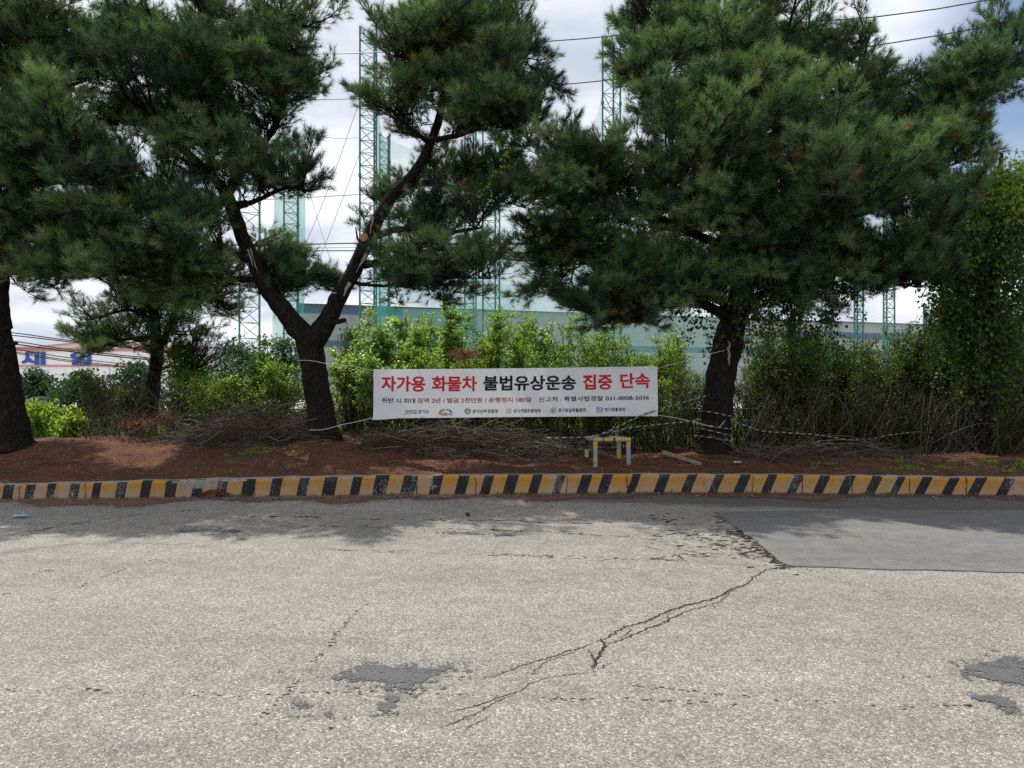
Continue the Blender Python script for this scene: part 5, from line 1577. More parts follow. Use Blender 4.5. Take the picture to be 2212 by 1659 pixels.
def build_shrubs():
    pale = dict(lsize=.062, round_=.95, leaves=12, tintmu=.6)
    S = [('young_poplar', 'pale round-leaved sapling nearest the forked trunk, tallest above the banner\'s first word', 838, 672, 14.2, 40, 'leaf_pale', dict(stems=4, twigs=110, **pale)),
         ('young_poplar', 'silvery round-leaved sapling second along from the forked pine', 905, 668, 14.6, 42, 'leaf_pale', dict(stems=4, twigs=120, **pale)),
         ('young_poplar', 'pale sapling with small round leaves left of the yellow-green locust bush', 968, 655, 14.4, 45, 'leaf_pale', dict(stems=5, twigs=130, **pale)),
         ('locust_bush', 'tall bright yellow-green locust bush above the banner\'s middle', 1065, 652, 14.0, 52, 'leaf', dict(stems=6, twigs=200, lsize=.045, leaves=14, tintmu=.72)),
         ('locust_bush', 'lower yellow-green bush right under the tall locust bush', 1120, 712, 13.8, 50, 'leaf', dict(stems=7, twigs=130, lsize=.042, leaves=12, tintmu=.62)),
         ('young_poplar', 'sparse round-leaved sapling reaching the sky gap between the two big pines', 1172, 640, 14.8, 38, 'leaf_pale', dict(stems=4, twigs=90, **pale)),
         ('twiggy_shrub', 'twiggy brownish shrub with few leaves below the drooping pine bough', 1235, 690, 14.0, 50, 'leaf', dict(stems=12, twigs=110, lsize=.04, leaves=6, tintmu=.5)),
         ('twiggy_shrub', 'half-bare shrub with reddish twigs above the red word at the banner\'s end', 1310, 720, 13.9, 50, 'leaf', dict(stems=12, twigs=120, lsize=.04, leaves=6, tintmu=.45)),
         ('feathery_shrub', 'soft light green feathery shrub rising over the banner\'s far upper corner', 1415, 712, 14.6, 55, 'leaf', dict(stems=6, twigs=190, lsize=.040, leaves=14, round_=.4, tintmu=.72)),
         ('feathery_shrub', 'bright green feathery shrub just beside the rope-wrapped trunk', 1480, 735, 14.8, 50, 'leaf', dict(stems=6, twigs=170, lsize=.042, leaves=14, round_=.45, tintmu=.66)),
         ('low_shrub', 'low sunlit shrub touching the forked trunk with pale leaves', 765, 755, 13.9, 45, 'leaf_pale', dict(stems=6, twigs=130, **pale)),
         ('low_shrub', 'pale leafy shrub left behind the banner\'s upper corner', 800, 778, 13.4, 40, 'leaf_pale', dict(stems=6, twigs=120, **pale)),
         ('low_shrub', 'yellow-green shrub just above the first black letters of the banner', 1010, 738, 13.6, 50, 'leaf', dict(stems=8, twigs=140, lsize=.045, leaves=12, tintmu=.6)),
         ('low_shrub', 'dense mid-green shrub above the banner\'s second red word', 920, 745, 13.5, 52, 'leaf', dict(stems=8, twigs=160, lsize=.048, leaves=12, tintmu=.55)),
         ('low_shrub', 'mid-green shrub mixed with dry twigs above the black lettering', 1180, 752, 13.4, 55, 'leaf', dict(stems=10, twigs=140, lsize=.042, leaves=10, tintmu=.5)),
         ('low_shrub', 'olive shrub above the banner\'s last black letters', 1270, 765, 13.4, 50, 'leaf', dict(stems=10, twigs=130, lsize=.042, leaves=10, tintmu=.45)),
         ('low_shrub', 'green shrub crowding the banner\'s far corner', 1385, 762, 13.5, 50, 'leaf', dict(stems=9, twigs=150, lsize=.042, leaves=11, tintmu=.5))]
    for x, yt, mt, lab in [(770, 700, 'leaf_pale', 'taller pale shrub standing behind the sunlit low shrub next to the forked trunk'), (860, 712, 'leaf_pale', 'rear pale shrub filling the gap between the first two saplings'), (935, 705, 'leaf', 'rear green shrub filling the gap left of the third sapling'), (1015, 690, 'leaf', 'rear yellow-green shrub left of the tall locust bush'),
                           (1105, 690, 'leaf', 'rear shrub right behind the tall locust bush'), (1215, 700, 'leaf', 'rear sunlit shrub right of the sparse sapling under the sky gap'), (1290, 712, 'leaf', 'rear shrub behind the half-bare reddish shrub'), (1360, 715, 'leaf', 'rear shrub between the half-bare shrub and the feathery one'), (1450, 715, 'leaf', 'rear feathery shrub filling the gap by the spreading pine'), (1160, 718, 'leaf_pale', 'rear pale shrub below the sparse sapling')]:
        S.append(('rear_shrub', lab, x, yt - 34, 15.6 + (x % 7) * .12, 62, mt, dict(stems=8, twigs=120, lsize=.052, leaves=12, tintmu=.62)))
    for k, (n, lab, x, yt, Y, hw, mt, kw) in enumerate(S):
        shrub(n, lab, x, yt, Y, hw, 300 + k, mt, **kw)
    # saplings and bushes on the left
    L = [('leafy_bush', 'brilliant yellow-green bush beside the leaning pine trunk under the warehouse', 95, 868, 15.5, 42, 'leaf', dict(stems=7, twigs=110, lsize=.085, leaves=9, tintmu=.85, round_=.6)),
         ('leafy_bush', 'low bright leafy sprig to the right of the yellow-green bush', 160, 908, 14.6, 30, 'leaf', dict(stems=5, twigs=50, lsize=.085, leaves=8, tintmu=.8, round_=.6)),
         ('fern_bush', 'bright ferny bush between the small pine trunk and the forked pine', 465, 812, 14.4, 60, 'leaf', dict(stems=8, twigs=170, lsize=.05, leaves=14, round_=.4, tintmu=.72)),
         ('leafy_bush', 'olive leafy sapling behind the ferny bush with yellowing leaves', 420, 735, 16.0, 55, 'leaf', dict(stems=7, twigs=150, lsize=.055, leaves=10, tintmu=.55)),
         ('leafy_bush', 'green sapling with thin dark stems left of the forked trunk', 545, 730, 15.0, 55, 'leaf', dict(stems=7, twigs=150, lsize=.06, leaves=10, tintmu=.5)),
         ('leafy_bush', 'bush touching the forked trunk\'s left side above the dead branches', 600, 775, 14.2, 48, 'leaf', dict(stems=8, twigs=140, lsize=.05, leaves=10, tintmu=.45)),
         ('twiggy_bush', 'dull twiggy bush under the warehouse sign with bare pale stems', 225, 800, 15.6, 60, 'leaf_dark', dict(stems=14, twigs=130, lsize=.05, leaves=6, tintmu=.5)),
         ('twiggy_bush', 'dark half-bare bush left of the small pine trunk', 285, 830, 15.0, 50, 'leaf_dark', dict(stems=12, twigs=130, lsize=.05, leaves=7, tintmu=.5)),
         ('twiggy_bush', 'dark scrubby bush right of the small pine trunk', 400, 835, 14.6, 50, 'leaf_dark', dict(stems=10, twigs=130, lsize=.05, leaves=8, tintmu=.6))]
    for k, (n, lab, x, yt, Y, hw, mt, kw) in enumerate(L):
        shrub(n, lab, x, yt, Y, hw, 400 + k, mt, 'bushes among the pines on the left', 'bush', **kw)


build_shrubs()


def build_thicket():
    """the dark tangle that fills the ground between and behind the pines: leaves, stems and dead twigs nobody could count"""
    r = np.random.default_rng(90)
    st, fo = MB(), MB()
    # behind and below the banner
    for x in np.linspace(735, 1500, 26):
        grow(st, fo, x + r.normal() * 8, 815 + r.normal() * 22, 13.5 + r.random() * .7, 42, r, stems=9, twigs=75, leaves=9, lsize=.038, low=.05, depth=.5, tintmu=.42, twl=.3)
    # the tall dark stand on the right
    for x, yt in zip(np.linspace(1630, 2230, 34), np.interp(np.linspace(1630, 2230, 34), [1600, 1700, 1790, 1900, 1990, 2050, 2120, 2240], [735, 728, 755, 762, 720, 655, 650, 680])):
        grow(st, fo, x + r.normal() * 8, yt - 40 + r.normal() * 14, 13.7 + r.random() * 1.5, 45, r, stems=10, twigs=170, leaves=12, lsize=.05, low=.10, depth=.6, tintmu=.54, twl=.36)
        grow(st, fo, x + r.normal() * 8, 880 + r.normal() * 25, 13.2 + r.random() * .4, 40, r, stems=10, twigs=70, leaves=8, lsize=.04, low=.02, depth=.4, tintmu=.35, twl=.32)
        grow(st, fo, x + r.normal() * 10, yt - 10 + r.normal() * 14, 16.0 + r.random() * 1.0, 55, r, stems=8, twigs=120, leaves=12, lsize=.06, low=.04, depth=.8, tintmu=.55, twl=.4)
    for x in np.linspace(1480, 1620, 6):
        grow(st, fo, x, 790 + r.normal() * 20, 13.9, 40, r, stems=8, twigs=90, leaves=10, lsize=.04, low=.05, depth=.5, tintmu=.45)
    # left scrub line
    for x in np.linspace(440, 740, 9):
        grow(st, fo, x, 872 + r.normal() * 18, 13.3 + r.random() * .5, 45, r, stems=8, twigs=70, leaves=7, lsize=.038, low=.05, depth=.4, tintmu=.4)
    e = tag(bpy.data.objects.new('thicket', None), 'dark tangled thicket of vines, leaves and twigs behind the pines', 'thicket', kind='stuff')
    COL.objects.link(e)
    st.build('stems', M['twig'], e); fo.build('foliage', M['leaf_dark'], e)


build_thicket()


def stick(m, a, b, r, rad, bend=.15, n=6, mat=0):
    t = np.linspace(0, 1, n)[:, None]
    L = np.linalg.norm(b - a)
    c = (a + b) / 2 + r.normal(size=3) * bend * L
    q = a * (1 - t) ** 2 + 2 * c * t * (1 - t) + b * t ** 2 + r.normal(size=(n, 3)) * .006
    q[:, 2] = np.maximum(q[:, 2], ground_z(q[:, 0], q[:, 1]) + .004)
    m.tube(q, np.linspace(rad, rad * .4, n), 4, mat, r.random(), cap=False)


def build_brush():
    r = np.random.default_rng(66)

    def pile(label, x0, x1, Y0, Y1, hfun, n, nt, mats=('twig', 'twig_grey')):
        m = MB()
        X0, X1 = [(x - CX) / F * (Y0 + Y1) / 2 for x in (x0, x1)]
        for k in range(n + nt):
            x = r.uniform(X0, X1); y = r.uniform(Y0, Y1)
            h = hfun((x - X0) / (X1 - X0)) * (1 - abs((y - (Y0 + Y1) / 2) / (Y1 - Y0)) * 1.1)
            z = float(ground_z(x, y)) + r.random() * max(h, .05)
            big = k < n
            L = r.uniform(.5, 1.5) if big else r.uniform(.2, .65)
            an = r.normal() * .5 + (np.pi if r.random() < .5 else 0); el = r.normal() * .28
            d = np.array([math.cos(an) * math.cos(el), math.sin(an) * math.cos(el) * .6, math.sin(el)]) * L / 2
            p = np.array([x, y, z])
            a, b = p - d, p + d
            stick(m, a, b, r, r.uniform(.006, .016) if big else r.uniform(.0025, .006), .14 if big else .3, 6, int(r.random() < .35))
        tag(m.build('brush_pile', [M[mats[0]], M[mats[1]]], None, ((X0 + X1) / 2, Y0, float(ground_z((X0 + X1) / 2, Y0)))), label, 'brush pile', 'heaps of dead branches')
    pile('low heap of dead bare branches and twigs lying beneath the white banner', 800, 1285, 12.0, 13.2, lambda u: .12 + .42 * np.exp(-((u - .45) / .4) ** 2), 260, 1300)
    pile('heap of grey dead branches at the left foot of the forked pine', 395, 700, 12.3, 13.5, lambda u: .15 + .65 * np.exp(-((u - .55) / .35) ** 2), 190, 800)
    pile('flat scatter of dead branches and red needles on the soil before the dark thicket', 1590, 1960, 12.15, 12.9, lambda u: .10 + .10 * np.sin(np.pi * u), 110, 260)
    # upright and arching dead stems tangled in the hedge
    for lab, x0, x1, n in (('tangle of thin dry stems standing in the hedge under the banner', 740, 1500, 420), ('tangle of dry arching stems along the foot of the dark thicket', 1600, 2212, 760), ('dry leafless stems standing among the bushes left of the forked pine', 180, 690, 300)):
        m = MB()
        for k in range(n):
            Y = r.uniform(12.9, 14.2); x = r.uniform(x0, x1); X = (x - CX) / F * Y
            z = float(ground_z(X, Y))
            a = np.array([X, Y, z]); h = r.uniform(.4, 1.5)
            b = a + np.array([r.normal() * .55, r.normal() * .25, h])
            stick(m, a, b, r, r.uniform(.003, .008), .22, 7, int(r.random() < .4))
        o = tag(m.build('dry_stems', [M['twig'], M['twig_grey']]), lab, 'dry stems', kind='stuff')


build_brush()


def build_dead_sprays():
    """brown dead pine sprays caught in the bushes"""
    r = np.random.default_rng(21)
    for (x, y, Y, s, lab) in [(1005, 765, 13.3, .30, 'dead dark-red pine spray hanging in the shrub above the banner'), (355, 1635 / 1.8083, 13.8, .35, 'rust-brown dead pine spray on the ground left of the small pine'), (300, 915, 13.5, .3, 'low rust-brown dead branch on the soil left of the small pine')]:
        m = MB(); c = P(x, y, Y)
        n = 500
        o = c + r.normal(size=(n, 3)) * [s * .5, s * .25, s * .25]
        d = nrm(np.c_[r.normal(size=n), r.normal(size=n), -np.abs(r.normal(size=n)) * .8]) * .13
        w = nrm(np.cross(d, r.normal(size=(n, 3)))) * .004
        v = m.verts(np.stack([o + w, o - w, o + d], 1).reshape(-1, 3), np.repeat(r.random(n) * .5, 3))
        m.tris((np.arange(n) * 3 + v)[:, None] + np.array([[0, 1, 2]]), 0)
        m.prisms(np.repeat(c[None], 24, 0), o[:24], .006, .003, 1)
        tag(m.build('dead_spray', [M['needle_dead'], M['twig']], None, c), lab, 'dead branch')


build_dead_sprays()


def build_vines():
    r = np.random.default_rng(55)

    def strand(st, fo, q, every=.06, ls=.06, rad=.004, tintmu=.5, spread=.08):
        st.tube(q, rad, 4, cap=False)
        L = np.r_[0, np.cumsum(np.linalg.norm(np.diff(q, axis=0), axis=1))]
        n = int(L[-1] / every)
        if n < 1: return
        t = np.linspace(0, L[-1], n)
        p = np.stack([np.interp(t, L, q[:, i]) for i in range(3)], 1) + r.normal(size=(n, 3)) * spread
        ax = nrm(r.normal(size=(n, 3)) * .7 + np.array([0, 0, -.7])); nr = nrm(r.normal(size=(n, 3)) + np.array([0, -.4, .5]))
        l = ls * r.uniform(.6, 1.3, n)
        fo.leaves(p, ax, nr, l, l * .9, np.clip(r.normal(tintmu, .15, n), 0, 1))

    def line(pts, step=.08, wob=.02):
        q = spline(np.array([[*P(*p), 0] for p in pts]), step)[:, :3]
        return q + r.normal(size=q.shape) * wob

    def vine(label, lines, mat='leaf_dark', **k):
        st, fo = MB(), MB()
        for l in lines: strand(st, fo, line(l), **k)
        loc = P(*lines[0][0])
        e = thing('climbing_vine', loc, label, 'vine')
        st.build('stems', M['twig'], e, loc); fo.build('foliage', M[mat], e, loc)
    # on the spreading pine
    L = []
    for k in range(85):
        x = r.uniform(1480, 1830); y = r.uniform(520, 670); Y = 12.7 + r.normal() * .5
        L.append([(x, y, Y), (x + r.normal() * 15, y + 40, Y), (x + r.normal() * 22, y + r.uniform(70, 150), Y)])
    for k in range(14):
        x = r.uniform(1480, 1850); y = r.uniform(330, 520); Y = 12.9 + r.normal() * .5
        L.append([(x, y, Y), (x + r.normal() * 25, y + 30, Y), (x + r.normal() * 30, y + 70, Y)])
    vine('dark leafy vine hanging through the crown of the spreading pine', L, every=.022, ls=.062, spread=.055, tintmu=.45)
    vine('bright green vine tendril dangling from the spreading pine\'s bough into the sky gap', [[(1040, 268, 11.1), (1062, 272, 11.1), (1080, 288, 11.1), (1076, 305, 11.1)], [(1096, 330, 11.1), (1088, 360, 11.1), (1066, 376, 11.1), (1050, 396, 11.1), (1034, 415, 11.1), (1022, 420, 11.1)], [(1082, 300, 11.1), (1100, 320, 11.1), (1092, 345, 11.1)]], 'leaf', every=.03, ls=.065, tintmu=.9, spread=.03)
    vine('bright vine shoot climbing out of the top of the spreading pine', [[(1480, 60, 12), (1490, 30, 12), (1496, 8, 12)], [(1488, 80, 12), (1500, 50, 12), (1492, 20, 12)], [(1625, 160, 11.6), (1630, 200, 11.6), (1640, 240, 11.6)]], 'leaf', every=.025, ls=.06, tintmu=.9, spread=.05)
    vine('pale vine leaves on the spreading pine\'s low bough over the banner', [[(1120, 500, 11.6), (1150, 505, 11.6), (1180, 510, 11.6)], [(1140, 512, 11.6), (1170, 520, 11.6), (1200, 505, 11.6)], [(1250, 560, 12), (1200, 590, 12), (1160, 640, 12)], [(1300, 500, 12), (1320, 540, 12), (1340, 600, 12)]], 'leaf', every=.03, ls=.065, tintmu=.75, spread=.06)
    # the vine-smothered pine
    L = []
    for k in range(150):
        x = r.uniform(2020, 2225); y = r.uniform(430, 720); Y = 13.2 + r.normal() * .45
        L.append([(x, y, Y), (x + r.normal() * 10, y + 50, Y), (x + r.normal() * 14, y + r.uniform(90, 230), Y)])
    for k in range(60):
        x = 2120 + r.normal() * 30; y = r.uniform(560, 900); Y = 13.25 + r.normal() * .15
        L.append([(x, y, Y), (x + r.normal() * 12, y + 30, Y), (x + r.normal() * 16, y + 70, Y)])
    vine('curtain of dark vines hanging from the smothered pine to the thicket', L, every=.024, ls=.075, spread=.07, tintmu=.5)
    L = []
    for k in range(120):
        x = r.uniform(2075, 2260); y = np.interp(x, [2075, 2110, 2165, 2212, 2260], [440, 375, 345, 335, 335]) + abs(r.normal()) * 60; Y = 12.9 + r.normal() * .5
        L.append([(x, y, Y), (x + r.normal() * 14, y + 20, Y - .1), (x + r.normal() * 18, y + r.uniform(30, 90), Y - .15)])
    L += [[(2145, 380, 12.8), (2143, 345, 12.8), (2147, 318, 12.8)], [(2190, 350, 12.8), (2195, 330, 12.8), (2205, 325, 12.8)]]
    vine('sunlit yellow-green vine leaves topping the smothered pine', L, 'leaf', every=.022, ls=.07, tintmu=.72, spread=.09)


build_vines()


def build_ground_cover():
    r = np.random.default_rng(70)
    m = MB()      # sunlit grass behind the trees
    n = 42000
    Y = 15.0 + 22 * r.random(n) ** 1.5; X = r.uniform(-1.0, .62, n) * Y
    z = ground_z(X, Y)
    h = r.uniform(.16, .50, n) * np.where(r.random(n) < .05, 1.6, 1)
    a = r.uniform(0, 2 * np.pi, n)
    b = np.c_[X, Y, z - .02]; tip = b + np.c_[r.normal(size=n) * .12, r.normal(size=n) * .12, h]; w = np.c_[np.cos(a), np.sin(a), a * 0] * .010
    o = m.verts(np.stack([b - w, b + w, tip], 1).reshape(-1, 3), np.repeat(r.random(n), 3))
    m.tris((np.arange(n) * 3 + o)[:, None] + np.array([[0, 1, 2]]))
    tag(m.build('grass', M['grass']), 'bright sunlit grass in the open field behind the pines', 'grass', kind='stuff')
    m = MB()      # little green weeds on the soil and in the kerb joints
    for k in range(95):
        u = r.random()
        x = r.uniform(-7, 9)
        if u < .25:
            y = kerb_y(x) + r.uniform(-.06, .02); z = .0
        else:
            x = r.choice([-4.6, -3.9, 6.5, 7.8, 8.4, 5.4]) + r.normal() * .5; y = kerb_y(x) + r.uniform(.6, 1.7); z = float(ground_z(x, y))
        n = r.integers(6, 22)
        p = np.array([x, y, z]) + r.normal(size=(n, 3)) * [.06, .05, .0]
        ax = nrm(np.c_[r.normal(size=(n, 2)), np.abs(r.normal(size=n)) + .3])
        l = r.uniform(.025, .075, n)
        m.leaves(p, ax, r.normal(size=(n, 3)), l, l * .45, r.uniform(.3, .9, n))
    tag(m.build('weeds', M['leaf']), 'small green weeds on the soil strip and in the kerb foot', 'weeds', kind='stuff')
    m = MB()      # dead leaves and chips
    n = 3600
    x = r.uniform(-9, 9, n); t = r.random(n) * 2.6; y = kerb_y(x) + .2 + t
    k = r.random(n) < .3; y[k] = kerb_y(x[k]) - np.abs(r.normal(size=int(k.sum()))) * .35
    z = np.where(k, .012, ground_z(x, y) + .015)
    m.leaves(np.c_[x, y, z], np.c_[r.normal(size=(n, 2)), r.normal(size=n) * .2], np.c_[r.normal(size=(n, 2)) * .3, np.ones(n)], r.uniform(.015, .05, n), r.uniform(.008, .025, n), r.random(n))
    tag(m.build('dead_leaves', leafmat('dead_leaves', [(0, (.07, .045, .03)), (.6, (.22, .15, .10)), (1, (.48, .44, .38))], .1)), 'dead leaves and chips scattered on soil and gutter', 'leaf litter', kind='stuff')
    m = MB()
    for k in range(230):
        x = r.uniform(-9, 8); y = kerb_y(x) + r.uniform(.3, 2.1); a = r.normal() * .6; L = r.uniform(.12, .5)
        c = np.array([x, y, float(ground_z(x, y)) + .014]); d = np.array([math.cos(a), math.sin(a) * .7, 0]) * L / 2
        stick(m, c - d, c + d, r, r.uniform(.003, .008), .12, 5, int(r.random() < .5))
    tag(m.build('fallen_twigs', [M['twig'], M['twig_grey']]), 'thin fallen twigs strewn on the needle covered soil', 'twigs', kind='stuff')


build_ground_cover()


# ------------------------------------------------------------------ far trees
def far_tree(label, x, ytop, Y, hw, seed, mat='leaf_far', n=2600, leaf=.16):
    r = np.random.default_rng(seed)
    X = (x - CX) / F * Y; g = float(ground_z(X, Y)) - .05
    H = CAMZ - (ytop - HZ) / F * Y - g; W = hw / F * Y
    loc = (X, Y, g)
    e = thing('far_tree', loc, label, 'tree', 'trees in the field behind')
    st, fo = MB(), MB()
    st.tube(np.array([[X + r.normal() * .04 * k, Y, g + H * k / 8] for k in range(8)]), np.linspace(.03 * H + .03, .02, 8), 7)
    cl = []
    for k in range(46):
        f = .12 + .88 * r.random()
        wid = W * math.sin(math.pi * min(1, .18 + .82 * f) ** .8) ** .7 * (1.0 if f < .9 else .7)
        a = r.uniform(0, 2 * np.pi); q = wid * r.random() ** .5
        c = np.array([X + math.cos(a) * q, Y + math.sin(a) * q, g + f * H * .96])
        cl.append(c); st.prisms([[X, Y, g + max(.1, f - .2) * H]], [c], .012 * H, .008)
    cl = np.array(cl)
    i = r.integers(len(cl), size=n)
    p = cl[i] + r.normal(size=(n, 3)) * np.array([.16, .16, .11]) * (W + .4)
    p[:, 2] = np.maximum(p[:, 2], g + .1)
    l = leaf * r.uniform(.6, 1.4, n)
    fo.leaves(p, nrm(r.normal(size=(n, 3)) + [0, 0, -.3]), nrm(r.normal(size=(n, 3)) + [0, 0, .8]), l, l * .7, np.clip(r.normal(.45, .12, 46)[i] + r.normal(size=n) * .1, 0, 1))
    st.build('trunk', M['bark'], e, loc); fo.build('crown', M[mat], e, loc)


for k, a in enumerate([('grey-green bushy tree under the warehouse wall beside the leaning pine', 75, 800, 34, 55), ('rounded dark tree below the blue sign letters', 175, 808, 30, 65), ('dark tree directly behind the small pine', 300, 790, 32, 70),
                       ('dense dark tree right of the small pine, below the green towers', 520, 745, 38, 85), ('dark green tree mass left of the forked trunk', 615, 735, 40, 65), ('dark rounded tree seen right beside the forked trunk', 765, 712, 40, 60),
                       ('tall dim tree behind the white warehouse end', 420, 770, 42, 70), ('dull green tree in front of the long shed on the right', 1770, 742, 36, 60), ('small dark tree near the middle of the thicket skyline', 1700, 760, 32, 50), ('bright bush-like tree at the far right behind the smothered pine', 2200, 735, 22, 45), ('dim tree behind the banner saplings', 880, 770, 34, 80), ('low tree hidden behind the twiggy shrubs', 1290, 775, 32, 80)]):
    far_tree(*a, 500 + k, n=3200 if a[3] > 25 else 2600, leaf=.17 if a[3] > 25 else .11)


def build_yard():
    m = MB(); o = m.verts([(-140, 48, .09), (140, 48, .09), (140, 130, .09), (-140, 130, .09)]); m.quads([[o, o + 1, o + 2, o + 3]])  # concrete yard by the buildings, added to bounce light onto their walls
    tag(m.build('yard', plain('pale_yard_concrete', (.36, .35, .32), .9, .2, .5)), kind='structure')


build_yard()


# ------------------------------------------------------------------ buildings, towers, nets, wires
def mat_sheet(name, col, ribs=5.0, axis=0, var=.06):
    m, nt, N, L = newmat(name)
    tc = N('ShaderNodeTexCoord').outputs['Object']
    sx = N('ShaderNodeSeparateXYZ'); L(tc, sx.inputs[0])
    w = mathn(nt, 'SINE', mathn(nt, 'MULTIPLY', sx.outputs[axis], 2 * math.pi * ribs))
    n = noise(nt, .35, 5, .6, tc, (1, 1, .3))
    c = mixc(nt, n, tuple(x * (1 - var) for x in col), tuple(min(1, x * (1 + var)) for x in col))
    finish(nt, c, .55, w, .35, .03, .35)
    return m


def quadface(m, pts, mat=0):
    o = m.verts(pts); m.ngon([o + k for k in range(len(pts))], mat)


def build_warehouse():
    Y = 95.0; D = 40.0
    A = lambda x, y, d=0.0: P(x, y, Y) + np.array([0, d, 0])
    g = 0.0
    loc = (P(150, 835, Y)[0], Y, g)
    e = thing('white_warehouse', loc, 'white gabled warehouse with thin red bands and big blue Korean letters', 'building')
    white = mat_sheet('white_cladding', (.90, .88, .89), 2.0, 0)
    red = plain('red_band_paint', (.62, .27, .21), .6, .1, 1)
    prof = [(-160, 751), (81, 751), (225, 735), (369, 751), (450, 751)]
    zl = lambda p: np.array([p[0], p[1], g])
    m = MB(); top = [A(*q) for q in prof]
    f = [zl(top[0])] + top + [zl(top[-1])]
    quadface(m, f, 0)
    bk = [p + np.array([0, D, 0]) for p in f]; quadface(m, bk[::-1], 0)
    for k in (0, len(f) - 2): quadface(m, [f[k], f[k + 1], bk[k + 1], bk[k]])
    m.build('wall', white, e, loc)
    m = MB(); up = np.array([0, -.5, .12]); bkv = np.array([0, D, .12])
    for k in range(len(top) - 1): quadface(m, [top[k] + up, top[k + 1] + up, top[k + 1] + bkv, top[k] + bkv])
    m.build('roof', plain('roof_sheet', (.6, .58, .58), .6, .1, 1), e, loc)
    fa = MB()
    for k in range(len(top) - 1):
        d = np.array([0, -.55, 0]); quadface(fa, [top[k] + d + [0, 0, .13], top[k] + d - [0, 0, .08], top[k + 1] + d - [0, 0, .08], top[k + 1] + d + [0, 0, .13]])
    fa.build('fascia', red, e, loc)
    for y0, y1, dd in ((755.2, 758.6, .12), (788.5, 792, .12), (752.2, 753.8, .10)):
        b = MB(); x0, x1 = (-160, 450)
        a1, a2 = A(x0, (y0 + y1) / 2), A(x1, (y0 + y1) / 2); hh = (y1 - y0) / F * Y
        b.box(((a1[0] + a2[0]) / 2, Y - dd / 2 - .01, a1[2]), (a2[0] - a1[0], dd, hh)); b.build('band', red, e, loc)
    dark = plain('dark_window_glass', (.05, .055, .06), .25, .2, 1, .5)
    for k in range(9):
        x = 71.5 + k * 9.7 if k < 5 else 160 + k * 12
        b = MB(); c = A(x + 4.1, 814.5); b.box((c[0], Y - .02, c[2]), (8.0 / F * Y, .12, 10.0 / F * Y)); w = b.build('window', dark, e, loc)
        b = MB()
        for s in (-1, 1): b.box((c[0] + s * 4.3 / F * Y, Y - .06, c[2]), (.07, .18, 10.6 / F * Y))
        b.build('frame', white, w, loc)
    # letters: measured in the 4.366x zoomed picture
    q = lambda x, y: (x / 4.366 / 1.8083, (1280 + y / 4.366) / 1.8083)
    blue = plain('blue_letter_paint', (.035, .10, .38), .5, .05, 1)

    def solid(mm, polys):
        for pl in polys:
            fr = [A(*q(*p)) + np.array([0, -.16, 0]) for p in pl]; bb = [p + np.array([0, .12, 0]) for p in fr]
            quadface(mm, fr[::-1]); n = len(fr)
            for k in range(n): quadface(mm, [fr[k], fr[(k + 1) % n], bb[(k + 1) % n], bb[k]])
    mm = MB()
    solid(mm, [[(443, 410), (495, 410), (495, 445), (495, 520), (528, 515), (530, 535), (560, 562), (600, 572), (600, 610), (555, 605), (515, 590), (487, 572), (460, 595), (425, 606), (380, 608), (382, 570), (415, 562), (438, 540), (447, 500), (445, 445)],
               [(513, 412), (672, 412), (674, 636), (598, 636), (600, 610), (600, 572), (600, 445), (513, 445)], [(702, 412), (778, 412), (780, 640), (700, 636)]])
    mm.build('sign_letter', blue, e, loc)
    mm = MB()
    ring = [(1340 + 135 * math.cos(t), 478 + 56 * math.sin(t)) for t in np.linspace(0, 2 * np.pi, 29)]
    hole = [(1345 + 58 * math.cos(t), 476 + 24 * math.sin(t)) for t in np.linspace(0, 2 * np.pi, 29)]
    solid(mm, [[ring[k], ring[k + 1], hole[k + 1], hole[k]] for k in range(28)])
    solid(mm, [[(1490, 430), (1560, 430), (1560, 540), (1490, 540)], [(1230, 542), (1560, 542), (1560, 566), (1230, 566)], [(1490, 566), (1560, 566), (1560, 590), (1490, 590)], [(1235, 580), (1490, 580), (1560, 590), (1560, 606), (1235, 606)], [(1235, 606), (1310, 606), (1310, 646), (1260, 646), (1240, 630)], [(1310, 618), (1560, 618), (1560, 646), (1310, 646)]])
    mm.build('sign_letter', blue, e, loc)


build_warehouse()


